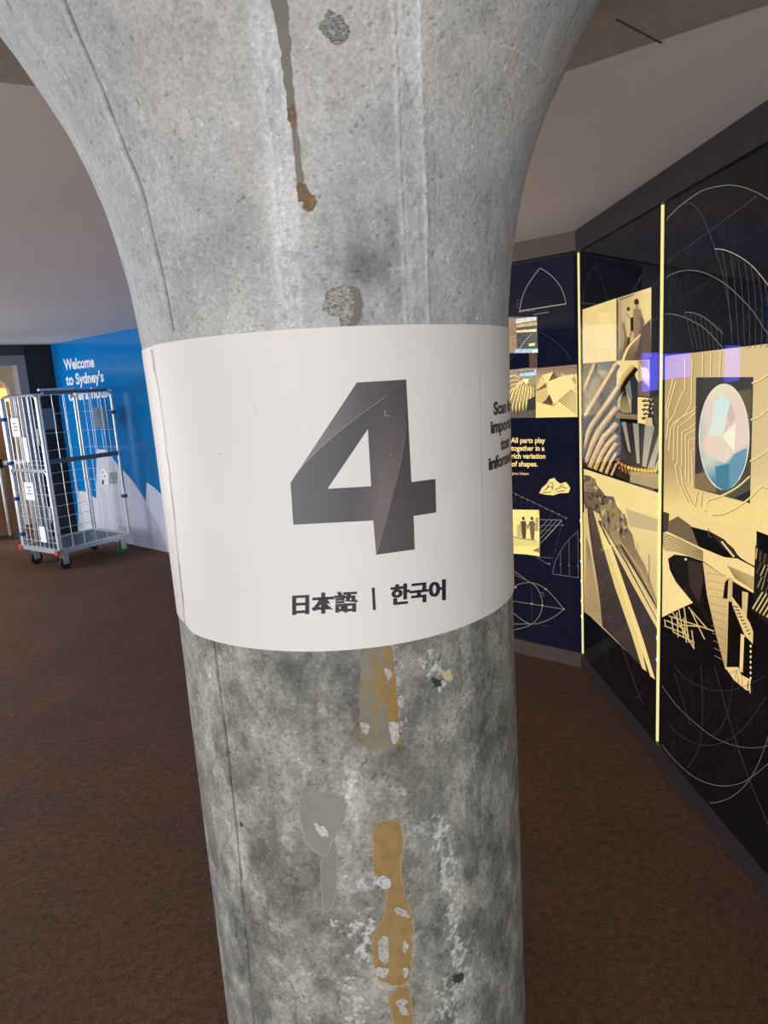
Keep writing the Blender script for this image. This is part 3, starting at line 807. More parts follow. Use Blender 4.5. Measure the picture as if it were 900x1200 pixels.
# ================================================================ WELCOME WALL PRINT
def welcome_print():
    Q = lambda L: [(80 + x * .15556, 520 + y * .15556) for x, y in L]
    g = Print(PW.map, .002, .0002)
    mixc = lambda a, b, t: tuple(np.array(a) + (np.array(b) - np.array(a)) * min(max(t, 0), 1))
    g.poly(Q([(214, 40), (280, 45), (385, 170), (480, 270), (560, 390), (640, 530), (700, 660), (768, 862), (500, 806), (75, 742), (75, 352), (130, 362), (212, 412)]),
           lambda x, y: mixc((206, 208, 218), (176, 180, 204), (x - 120) / 90 + (y - 570) / 200), cut=14)
    g.build('sail_graphic', mat_attr('wall_print', rough=.16, spec=.6), wl)
    g = Print(PW.map, .0026, .0002)
    g.poly(Q([(592, 290), (650, 330), (735, 412), (870, 560), (900, 880), (768, 862), (700, 660), (640, 530), (583, 462)]), (206, 212, 232), cut=14)
    g.build('sail_graphic', bpy.data.materials['wall_print'], wl)
    g = Print(PW.map, .0024, .0002)
    g.poly(Q([(236, 232), (262, 180), (305, 228), (305, 305), (240, 308)]), (236, 238, 244))
    g.poly(Q([(308, 216), (372, 210), (372, 300), (308, 304)]), (158, 160, 170))
    for k in range(5): g.line(Q([(316 + k * 12, 216), (316 + k * 12, 302)]), .5, (110, 112, 122), 0)
    for a in ((262, 290, 9, 16), (250, 250, 4, 7), (276, 244, 4, 7), (262, 215, 4, 6)): g.poly(Q([(a[0] - a[2], a[1] - a[3]), (a[0] + a[2], a[1] - a[3]), (a[0] + a[2], a[1] + a[3]), (a[0] - a[2], a[1] + a[3])]), (60, 60, 66))
    g.build('building_graphic', bpy.data.materials['wall_print'], wl)
    for body, o, wd in (('Welcome', (75.8, 433.4), 35.2), ("to Sydney's", (78.2, 451.4), 44), ('opera house', (81.2, 469.6), 50.5)):
        p = Print(PW.map, .0026, .0001)
        p.text(body, o, (1, -.105), (-2.3, -17.6), (236, 240, 250), .03, 'LEFT', wd)
        x = p.build('lettering', bpy.data.materials['wall_print'], wl)
        x['kind'] = 'stuff'


welcome_print()

# ================================================================ LIT DISPLAY PANELS
U_J = PR_.uz(777, 560)[0]                         # joint between the first and second panel
U_B = .80
G1, G2, G3 = (96, 96, 104), (128, 126, 124), (58, 58, 66)
CR = (247, 222, 156)


def panel(name, pl, u0, u1, label, zt=2.212):
    root = empty(name, pl.at((u0 + u1) / 2, .088, 0))
    tag(root, label, 'display panel', 'lit display panels along the walls')
    org = np.array(root.location)
    b = MB(); q = [np.array(pl.at(u, 0, o)) - org for u, o in ((u0, -.026), (u1, -.026), (u1, 0), (u0, 0))]
    b.prism([(x[0], x[1]) for x in q], 0, zt - .088); b.build('backing_board', M_navylit if pl is PB else M_blacklit, root)
    g = MB(); q = [np.array(pl.at(u, 0, o)) - org for u, o in ((u0 + .006, .010), (u1 - .006, .010), (u1 - .006, .016), (u0 + .006, .016))]
    g.prism([(x[0], x[1]) for x in q], 0, zt - .088); g.build('glass_pane', M_glass, root)
    def mp(x, y, o):
        u, z = pl.uz(x, y); return tuple(np.array(pl.at(min(max(u, u0 + .002), u1 - .002), z, o)) - org)
    return root, mp


M_navylit = mat('backlit_navy_film', (8, 8, 14), .6, emit=(16, 18, 36), estr=1.0, spec=0.0)
M_blacklit = mat('backlit_black_film', (6, 6, 9), .6, emit=(9, 9, 15), estr=1.0, spec=0.0)
GROUP = None
SQ = lambda sx, ox, oy: (lambda L: [(ox + x * sx, oy + y * sx) for x, y in L])


def panel_back():
    root, mp = panel('display_panel', PB, .022, U_B, 'narrow lit display panel with the sail outline and quote, left of the corner')
    # line drawings
    p = Print(mp, .001); p.thin = .85
    p.line([(633, 314), (626, 323), (618, 335), (612, 349), (609, 364)], 1.1, G2); p.line([(633, 314), (645, 322), (655, 333), (660.5, 344), (663.5, 356)], 1.1, G2)
    p.line([(663.5, 356), (609, 364.5)], 1.2, (172, 160, 148), 0)
    for i in range(6): p.line([(626 + i * 3, 368.6 - i * .5), (628 + i * 3, 368.3 - i * .5)], 1.6, G2, 0)
    for i in range(4): p.line([(608 + i * 5, 365.8 - i * .6), (611.5 + i * 5, 365.4 - i * .6)], .9, G2, 0)
    for i in range(3): p.line([(606, 352 + i * 4), (608, 352 + i * 4)], 1.2, G1, 0)
    p.line([(632, 388), (648, 398), (660, 409), (669, 421)], .8, G3); p.line([(597, 424), (608, 408), (622, 391)], .8, G3)
    B = SQ(.2, 596, 550)
    p.line(B([(20, 132), (340, 286)]), .8, G1, 0)
    for x, y in ((45, 148), (80, 164), (112, 178), (148, 194), (186, 212), (222, 230), (258, 246), (295, 262)):
        p.dot(B([(x, y)])[0], .9, G2); p.line(B([(x, y), (x - 12, y + 46)]), .5, G3, 0)
    p.line(B([(180, 294), (315, 296)]), .9, G2, 0); p.line(B([(180, 328), (320, 326)]), .7, G1, 0); p.line(B([(180, 358), (262, 356)]), .6, G1, 0)
    for a in (((312, 298), (180, 442)), ((286, 298), (182, 410)), ((258, 298), (184, 380)), ((228, 298), (186, 346)), ((315, 300), (215, 408))): p.line(B(a), .8, G2, 0)
    p.dot(B([(338, 286)])[0], 1.6, G1, 1.1); p.dot(B([(318, 326)])[0], 1.6, G1, 1.1); p.dot(B([(215, 408)])[0], 1.2, G1)
    p.line(B([(310, 330), (258, 540)]), .6, G3, 0); p.line(B([(170, 512), (255, 520)]), .8, G1, 0); p.line(B([(165, 516), (245, 560)]), .8, G1, 0); p.dot(B([(238, 552)])[0], 1.8, G1, 1.3)
    p.line(B([(260, 612), (266, 575), (280, 530), (318, 460), (370, 395), (436, 344)]), .9, G1); p.line(B([(260, 612), (438, 638)]), .9, G1, 0)
    for x, a, b in ((306, 480, 616), (356, 410, 622), (408, 368, 632)):
        p.line(B([(x, a), (x + 2, b)]), .7, G1, 0); p.dot(B([(x, 556 + (x - 306) * .1)])[0], 1.1, G1)
    p.line(B([(0, 730), (35, 690), (70, 670), (120, 662), (170, 672), (220, 700), (272, 752), (326, 818)]), 1.0, (118, 112, 98)); p.line(B([(326, 818), (275, 858), (212, 890), (140, 905), (90, 886), (40, 848), (0, 810)]), 1.0, (118, 112, 98))
    p.line(B([(0, 575), (60, 612), (110, 650), (160, 682), (190, 735), (200, 795), (186, 850), (150, 896), (95, 925), (0, 945)]), 1.0, (118, 112, 98)); p.line(B([(0, 905), (140, 904)]), .9, (118, 112, 98), 0)
    p.line(B([(0, 766), (326, 818)]), .9, (118, 112, 98), 0); p.line(B([(0, 600), (120, 655)]), .8, G1, 0); p.line(B([(140, 905), (240, 920)]), .7, G3, 0); p.line(B([(138, 690), (138, 880)]), .7, G3, 0)
    for c in ((220, 700), (138, 785), (200, 795), (326, 818), (44, 690)): p.dot(B([c])[0], 1.1, (160, 152, 120))
    p.line(B([(184, 725), (205, 722), (208, 745)]), .9, G1)
    o = p.build('line_drawing', M_back, root); o['kind'] = 'stuff'
    # photo: stacked strips of a building
    A = SQ(.1083, 596, 290)
    p = Print(mp, .001)
    p.poly(A([(0, 750), (310, 745), (318, 1140), (0, 1150)]), (98, 96, 92))
    p.poly(A([(0, 760), (78, 765), (90, 1130), (0, 1140)]), (168, 138, 118))
    for i in range(9): p.line(A([(0, 770 + i * 22), (80, 776 + i * 22)]), .7, (122, 98, 84), 0)
    p.poly(A([(80, 770), (304, 750), (304, 790), (80, 826)]), (206, 222, 214)); p.poly(A([(85, 838), (306, 800), (306, 842), (85, 868)]), (206, 180, 138))
    p.poly(A([(85, 900), (304, 880), (304, 912), (85, 920)]), (238, 222, 178)); p.poly(A([(90, 925), (304, 915), (308, 1090), (100, 1100)]), (92, 98, 104))
    for i in range(5): p.line(A([(100, 950 + i * 26), (200, 940 + i * 30)]), .8, (52, 54, 60), 0)
    p.line(A([(110, 1110), (180, 1010), (250, 935)]), 1.1, (170, 170, 176), 0); p.poly(A([(225, 1040), (290, 1030), (285, 1064), (220, 1066)]), (250, 242, 150))
    p.poly(A([(60, 1128), (90, 1100), (318, 1094), (320, 1130), (250, 1140), (60, 1140)]), (176, 206, 238)); p.poly(A([(255, 1110), (318, 1104), (318, 1138), (262, 1144)]), (236, 246, 255))
    p.poly([(620, 414), (629.5, 413), (630, 431), (621, 432)], (96, 74, 66))
    p.build('photo_print', M_backt, root)
    # photo: fanned shell ribs
    D = SQ(.125, 596, 410)
    p = Print(mp, .001)
    p.poly(D([(-60, 195), (268, 160), (250, 635), (-60, 640)]), lambda x, y: MBK((168, 150, 128), (96, 88, 80), (y - 440) / 46), cut=6)
    p.poly(D([(100, 215), (272, 185), (270, 236), (110, 250)]), (182, 214, 244)); p.poly(D([(60, 204), (240, 190), (240, 206), (90, 222)]), (120, 128, 140))
    for i in range(9):
        a0 = i / 9
        bx = -40 + i * 32; by = 590 - abs(i - 3) * 8
        tx = 40 + i * 24; 
        p.poly(D([(150, 268), (tx + 26 - 20, 330 + 6 * abs(i - 4)), (bx + 26, by - 90), (bx + 14, by), (bx, by - 80), (tx - 20, 320 + 8 * abs(i - 4))]), (236, 210, 146))
        p.line(D([(148, 300), (tx - 10, 350), (bx + 4, by - 60), (bx + 8, by - 10)]), .9, (92, 74, 52))
    for i in range(4): p.line(D([(-10, 260 + 44 * i), (60, 240 + 40 * i), (110, 268 + 20 * i)]), 1.2, (240, 214, 150))
    p.poly(D([(130, 275), (200, 268), (172, 330)]), (255, 246, 206))
    p.poly(D([(-60, 588), (60, 606), (160, 560), (252, 540), (250, 635), (-60, 640)]), (96, 92, 88)); p.poly(D([(180, 470), (252, 430), (252, 560), (170, 570)]), (62, 60, 62))
    p.build('photo_print', M_backt, root)
    # photo: model of the shells
    p = Print(mp, .0011)
    p.poly(D([(262, 172), (690, 132), (690, 628), (255, 636)]), lambda x, y: MBK((140, 116, 108), (246, 220, 152), (y - 432) / 30), cut=5)
    p.poly(D([(262, 365), (320, 330), (420, 400), (330, 500), (262, 490)]), (214, 190, 132)); p.poly(D([(310, 240), (420, 205), (375, 295), (345, 310)]), (246, 222, 158)); p.poly(D([(420, 205), (460, 260), (375, 295)]), (112, 94, 78))
    p.poly(D([(300, 250), (345, 310), (275, 370)]), (232, 206, 146)); p.poly(D([(345, 310), (360, 340), (275, 372)]), (136, 114, 88))
    p.poly(D([(360, 300), (520, 240), (640, 225), (690, 330), (560, 430), (420, 520), (370, 420)]), (246, 222, 160)); p.poly(D([(500, 195), (525, 240), (505, 250)]), (250, 230, 170)); p.poly(D([(615, 225), (655, 335), (620, 300)]), (252, 232, 176))
    p.poly(D([(590, 260), (620, 250), (640, 330), (600, 300)]), (196, 168, 120)); p.line(D([(500, 195), (520, 245)]), .7, (120, 98, 80), 0); p.line(D([(420, 205), (460, 260)]), .8, (120, 98, 80), 0); p.line(D([(615, 225), (655, 335)]), .8, (120, 98, 80), 0)
    p.poly(D([(350, 470), (385, 415), (420, 500), (400, 510)]), (84, 70, 60)); p.poly(D([(310, 500), (350, 470), (420, 515), (480, 480), (420, 525)]), (104, 84, 64)); p.line(D([(262, 380), (355, 345)]), 1.4, (100, 84, 70), 0)
    for i in range(9):
        p.line(D([(470 + 14 * i, 470 - 12 * i), (690, 606 - 22 * i)]), 1.3, (112, 90, 66), 0, .8)
        p.line(D([(478 + 14 * i, 462 - 12 * i), (690, 596 - 22 * i)]), 1.0, (250, 228, 168), 0)
    p.build('photo_print', M_back, root)
    # quotation
    for t, x0, y0, wd in (('All parts play', 598.8, 518.8, 40.2), ('together in a', 599.0, 528.0, 39.2), ('rich variation', 599.4, 537.2, 39.8), ('of shapes.', 599.6, 546.4, 30.6)):
        p = Print(mp, .001); p.text(t, (x0, y0), (1, .004), (0, -8.6), (255, 224, 156), .024, 'LEFT', wd); o = p.build('lettering', M_back, root); o['kind'] = 'stuff'
    p = Print(mp, .001); p.text('Jørn Utzon', (600, 556.4), (1, .004), (0, -4.6), (226, 198, 140), .02, 'LEFT', 19.6); o = p.build('lettering', M_back, root); o['kind'] = 'stuff'
    # little engraved shell sketch
    p = Print(mp, .001)
    p.poly(B([(180, 140), (196, 108), (224, 84), (240, 58), (268, 50), (284, 70), (305, 84), (335, 74), (352, 92), (362, 112), (352, 138), (300, 140), (262, 152), (214, 148)]), (242, 218, 154))
    for q in (((205, 130), (240, 100), (262, 110)), ((240, 72), (262, 90), (255, 120)), ((270, 122), (310, 104), (340, 112)), ((280, 132), (330, 124)), ((222, 118), (236, 88)), ((300, 100), (322, 90)), ((196, 140), (250, 132))): p.line(B(q), .8, (46, 40, 34))
    p.build('engraving', M_back, root)
    # photo: two standing people on a pale ground
    p = Print(mp, .0012)
    p.poly([(590, 597), (632, 597.5), (632.6, 652), (616, 649.5), (590, 648)], (246, 228, 150)); p.poly([(590, 632), (604, 630), (632, 634), (632, 640), (590, 640)], (226, 206, 136)); p.poly([(624, 645), (632.4, 641), (632.4, 648)], (156, 126, 90))
    for px_, s in ((613.5, 1), (623.5, 1.05)):
        p.dot((px_, 607.5), 1.7, (70, 58, 52), 2.1)
        p.poly([(px_ - 3, 611), (px_ + 2.6, 610), (px_ + 3.4, 620), (px_ + 2.6, 632), (px_ - 1, 632), (px_ - 2.4, 621)], (84, 72, 64) if s == 1 else (110, 98, 86)); p.line([(px_ - 2.5, 612), (px_ - 5, 620)], 1.2, (96, 80, 66), 0); p.line([(px_ + 2, 612), (px_ + 5, 618)], 1.2, (96, 80, 66), 0)
    p.poly([(606, 616), (611, 613), (611.5, 630), (606, 629)], (196, 178, 126)); p.poly([(628, 606), (631, 606), (631, 622), (627, 622)], (176, 156, 116)); p.line([(598, 628), (610, 631), (628, 633)], 1.2, (150, 132, 96), 0)
    p.build('photo_print', M_back, root)
    return root


def panel_mid():
    root, mp = panel('display_panel', PR_, .022, U_J - .008, 'lit display panel with the old road photograph, right of the corner')
    F = SQ(.12222, 675, 320)
    p = Print(mp, .001)
    p.line([(752, 322), (746, 334), (740, 344)], .8, G3); p.line([(764, 337), (770, 331), (778, 325)], .9, G3); p.line([(764, 376), (770, 373), (778, 371)], .9, G3)
    p.line([(705, 735), (711, 765), (716, 790)], .7, (44, 42, 44)); p.line([(727, 752), (740, 790), (754, 826)], .7, (60, 58, 58)); p.line([(744, 770), (742, 800)], .7, (44, 42, 44)); p.line([(757, 806), (750, 816), (742, 818)], .7, (50, 48, 48))
    o = p.build('line_drawing', M_back, root); o['kind'] = 'stuff'
    p = Print(mp, .001); p.poly(F([(65, 350), (390, 240), (390, 842), (65, 870)]), (240, 214, 152)); p.build('blank_print', M_back, root)
    # portrait of two people by a curving rail
    p = Print(mp, .001)
    p.poly(F([(400, 240), (725, 135), (722, 812), (400, 850)]), lambda x, y: MBK(MBK((206, 180, 136), (240, 216, 160), (x - 735) / 22), (118, 100, 88), (y - 372) / 44), cut=5)
    p.poly(F([(410, 245), (560, 198), (556, 215), (415, 270)]), (150, 128, 104)); p.poly(F([(410, 280), (440, 270), (440, 480), (410, 490)]), (186, 158, 118)); p.line(F([(405, 270), (405, 850)]), .9, (96, 80, 66), 0)
    p.poly(F([(410, 520), (440, 470), (470, 480), (480, 600), (460, 700), (440, 745), (412, 730)]), (176, 150, 116)); p.line(F([(455, 480), (475, 600), (462, 740)]), 1.0, (96, 78, 64))
    p.dot(F([(505, 345)])[0], 1.9, (70, 56, 46), 2.6); p.poly(F([(488, 365), (522, 365), (525, 470), (515, 610), (492, 610), (478, 470)]), (222, 196, 148)); p.line(F([(485, 380), (520, 440)]), .9, (110, 90, 70), 0); p.poly(F([(495, 620), (522, 615), (520, 690), (480, 730)]), (80, 66, 58))
    p.dot(F([(584, 278)])[0], 2.9, (58, 46, 38), 4.0); p.poly(F([(566, 300), (606, 300), (602, 345), (580, 352)]), (176, 146, 108)); p.poly(F([(555, 340), (625, 345), (660, 470), (640, 590), (560, 620), (548, 480)]), (150, 128, 102)); p.poly(F([(525, 430), (552, 420), (556, 550), (530, 560)]), (40, 34, 32))
    for k in range(4): p.line(F([(600 + k * 14, 420), (630 + k * 8, 480), (600 + k * 14, 580)]), .7, (96, 80, 66))
    p.poly(F([(640, 520), (722, 440), (722, 812), (560, 820), (600, 700)]), (96, 80, 74)); p.line(F([(452, 845), (470, 790), (505, 715), (560, 650), (625, 590)]), 3.6, (246, 222, 164), 5, 1.6)
    p.poly(F([(530, 600), (560, 565), (560, 630), (520, 670)]), (214, 176, 140))
    p.build('photo_print', M_back, root)
    # folded concrete ribs
    R = SQ(.15, 675, 420)
    p = Print(mp, .001)
    p.poly(R([(60, 45), (320, 20), (320, 925), (68, 845)]), lambda x, y: MBK((104, 92, 70), (40, 30, 22), (y - 430) / 60 + (x - 700) / 80), cut=6)
    p.poly(R([(60, 250), (110, 140), (200, 160), (150, 300), (70, 450)]), (140, 124, 92)); p.poly(R([(160, 75), (250, 110), (200, 160)]), (170, 148, 106)); p.poly(R([(200, 230), (320, 180), (320, 400), (190, 430)]), (52, 50, 52))
    LT = (222, 186, 128); SH = (30, 22, 17)
    for pts, wd in ((((62, 240), (146, 40)), 5), (((72, 450), (200, 230), (318, 35)), 5), (((62, 690), (100, 570), (125, 520), (210, 400), (320, 240), (380, 140), (450, 55)), 6.4),
                    (((66, 830), (120, 690), (178, 565), (250, 470), (320, 382)), 7.5), (((110, 852), (165, 720), (222, 605), (270, 560), (322, 505)), 7), (((152, 868), (205, 740), (262, 655), (322, 600)), 6.2),
                    (((196, 884), (240, 780), (284, 705), (322, 660)), 5.4), (((238, 900), (280, 800), (322, 735)), 4.4), (((280, 914), (305, 860), (322, 820)), 3.4)):
        q = R(pts); p.line([(x + wd * .55, y + wd * .45) for x, y in q], wd, SH, 0); p.line(q, wd * .8, LT, 0); p.line([(x + wd * .2, y + wd * .2) for x, y in q], wd * .3, (176, 142, 96), 0)
    p.poly(R([(60, 690), (66, 845), (100, 856), (62, 760)]), (60, 44, 32))
    p.build('photo_print', M_backt, root)
    # organ loft, portrait strip and carved block
    p = Print(mp, .0012)
    p.poly(R([(320, 22), (486, 16), (486, 505), (320, 470)]), (48, 52, 62)); p.poly(R([(320, 18), (486, 14), (486, 180), (470, 150), (448, 60), (400, 150), (322, 300), (320, 200)]), (244, 220, 160))
    p.poly(R([(340, 280), (380, 180), (420, 140), (440, 300), (430, 420), (330, 420)]), (126, 130, 132)); p.poly(R([(330, 320), (380, 220), (430, 330), (436, 425), (326, 425)]), (196, 176, 128))
    for k in range(8): p.line(R([(335 + k * 13, 425), (360 + k * 6, 300), (385, 210)]), .7, (52, 46, 42), 0)
    p.poly(R([(320, 425), (486, 440), (486, 480), (320, 470)]), (140, 122, 88)); p.poly(R([(320, 466), (486, 478), (486, 505), (320, 492)]), (20, 18, 20))
    p.poly(R([(486, 12), (580, 8), (580, 300), (486, 290)]), (204, 178, 132)); p.poly(R([(486, 190), (520, 170), (580, 230), (580, 300), (486, 290)]), (120, 96, 88)); p.poly(R([(500, 20), (560, 10), (570, 80), (520, 70)]), (160, 130, 100)); p.poly(R([(510, 70), (555, 70), (585, 130), (565, 190), (520, 150)]), (250, 222, 172))
    p.poly(R([(580, 8), (678, 2), (678, 535), (580, 300)]), (36, 32, 34)); p.poly(R([(486, 300), (580, 310), (560, 515), (486, 505)]), (244, 220, 160)); p.poly(R([(580, 300), (678, 300), (678, 540), (620, 530)]), (66, 56, 50))
    for i in range(14):
        a = i % 3; b = i // 3
        p.dot(R([(535 + a * 32 + (b % 2) * 10, 330 + b * 34)])[0], 2.5, (70, 62, 52) if i % 2 else (50, 44, 40), 1.9); p.dot(R([(530 + a * 32 + (b % 2) * 10, 322 + b * 34)])[0], 1.0, (222, 198, 150))
    p.poly(R([(545, 470), (600, 460), (610, 530), (550, 520)]), (214, 188, 140))
    p.build('photo_print', M_back, root)
    # looking up fanned beams, a row of warm lamps below
    p = Print(mp, .0012)
    p.poly(R([(322, 492), (680, 545), (678, 1060), (420, 966), (322, 925)]), lambda x, y: MBK((50, 48, 52), (92, 86, 78), (x - 735) / 60 + (y - 520) / 80), cut=6)
    for a, b, c, d in (((358, 492), (392, 496), (430, 740), (410, 720)), ((446, 506), (492, 512), (500, 820), (478, 820)), ((542, 520), (616, 530), (550, 850), (520, 840)), ((660, 560), (690, 560), (610, 860), (560, 860)), ((690, 700), (690, 760), (640, 880), (600, 880))):
        p.poly(R([a, b, c, d]), lambda x, y: MBK((150, 146, 146), (196, 184, 160), (y - 490) / 60), cut=8)
    p.poly(R([(322, 560), (345, 600), (410, 800), (322, 760)]), (72, 66, 68))
    p.poly(R([(425, 740), (678, 700), (678, 905), (425, 850)]), (164, 152, 128)) if False else None
    p.poly(R([(425, 880), (678, 905), (678, 1030), (600, 1010), (425, 966)]), (176, 160, 128)); p.poly(R([(600, 1030), (678, 1010), (678, 1058), (640, 1048)]), (36, 34, 38)); p.poly(R([(322, 830), (425, 890), (425, 966), (322, 925)]), (52, 42, 36))
    for k in range(12):
        q = R([(335 + k * 26, 812 + 70 * (1 - math.exp(-k / 3.4)))])[0]
        p.poly([(q[0] - 1.8, q[1] - 1.6), (q[0] + 1.0, q[1] - 2.4), (q[0] + 2.0, q[1] + 1.4), (q[0] - .8, q[1] + 2.4)], (255, 206, 92) if k > 2 else (214, 132, 52)); p.line([(q[0], q[1] + 3), (q[0] + 1.4, q[1] + 8)], .8, (224, 176, 96), 0)
    p.build('photo_print', M_back, root)
    # the road
    S = SQ(.23357, 675, 540)
    p = Print(mp, .001)
    p.poly(S([(40, 40), (432, 166), (432, 1115), (402, 1096), (46, 755)]), lambda x, y: MBK((246, 222, 160), (208, 182, 142), (y - 600) / 120), cut=9)
    p.poly(S([(250, 240), (432, 300), (432, 360), (270, 330)]), (206, 184, 146))
    p.poly(S([(42, 70), (70, 76), (96, 90), (108, 122), (150, 176), (190, 180), (206, 225), (255, 290), (262, 335), (285, 370), (300, 440), (345, 520), (372, 590), (400, 680), (430, 735), (430, 780), (300, 560), (200, 420), (100, 260), (40, 210)]),
           lambda x, y: MBK((100, 86, 78), (168, 146, 112), (y - 560) / 130), cut=8)
    rr = random.Random(3)
    for _ in range(60):
        x = rr.uniform(45, 250); y = 75 + (x - 45) * .95 + rr.uniform(0, 110); dk = rr.choice(((60, 50, 46), (190, 166, 128), (128, 110, 92), (84, 72, 64)))
        p.poly(S([(x, y), (x + rr.uniform(5, 16), y + 4), (x + rr.uniform(5, 14), y + rr.uniform(14, 34)), (x, y + rr.uniform(10, 26))]), dk)
    for k in range(34):
        t = k / 33; x = 230 + 190 * t; y = 420 + 320 * t
        p.line(S([(x, y - 8), (x + 3, y + 18)]), 1.1, (74, 62, 52), 0)
    p.line(S([(225, 400), (330, 545), (430, 752)]), 1.6, (196, 170, 124), 0)
    p.poly(S([(46, 200), (70, 225), (100, 240), (150, 320), (240, 500), (430, 860), (432, 1115), (402, 1096), (140, 832), (110, 620), (85, 480), (70, 330)]), lambda x, y: MBK((92, 78, 72), (64, 54, 56), (y - 600) / 120), cut=10)
    p.poly(S([(64, 232), (70, 250), (90, 420), (115, 600), (140, 830), (46, 755), (40, 260)]), lambda x, y: MBK((226, 198, 146), (178, 152, 114), (y - 640) / 80), cut=9)
    for k in range(6): p.line(S([(58 + k * 3, 380 + 10 * k), (62 + k * 12, 760)]), .8, (150, 126, 96), 0)
    p.line(S([(68, 235), (76, 330), (96, 480), (122, 640), (142, 832)]), 2.2, (72, 60, 54), 4, 1.2)
    p.poly(S([(94, 250), (104, 252), (170, 420), (240, 640), (330, 900), (362, 1055), (340, 1040), (290, 880), (205, 640), (140, 420)]), (236, 210, 146)); p.poly(S([(112, 262), (120, 262), (200, 470), (275, 690), (350, 910), (405, 1096), (382, 1080), (330, 920), (255, 700), (180, 480)]), (248, 222, 152))
    p.poly(S([(105, 258), (116, 262), (200, 420), (300, 560), (430, 790), (430, 862), (280, 600), (190, 430)]), (232, 206, 150)); p.line(S([(130, 300), (260, 510), (430, 818)]), 1.6, (70, 58, 54), 0); p.line(S([(122, 300), (150, 360), (180, 420)]), 2.2, (60, 50, 48), 0)
    p.line(S([(376, 468), (376, 600)]), .8, (96, 82, 70), 0); p.line(S([(316, 408), (316, 470)]), .6, (130, 112, 92), 0)
    p.build('photo_print', M_back, root)
    return root


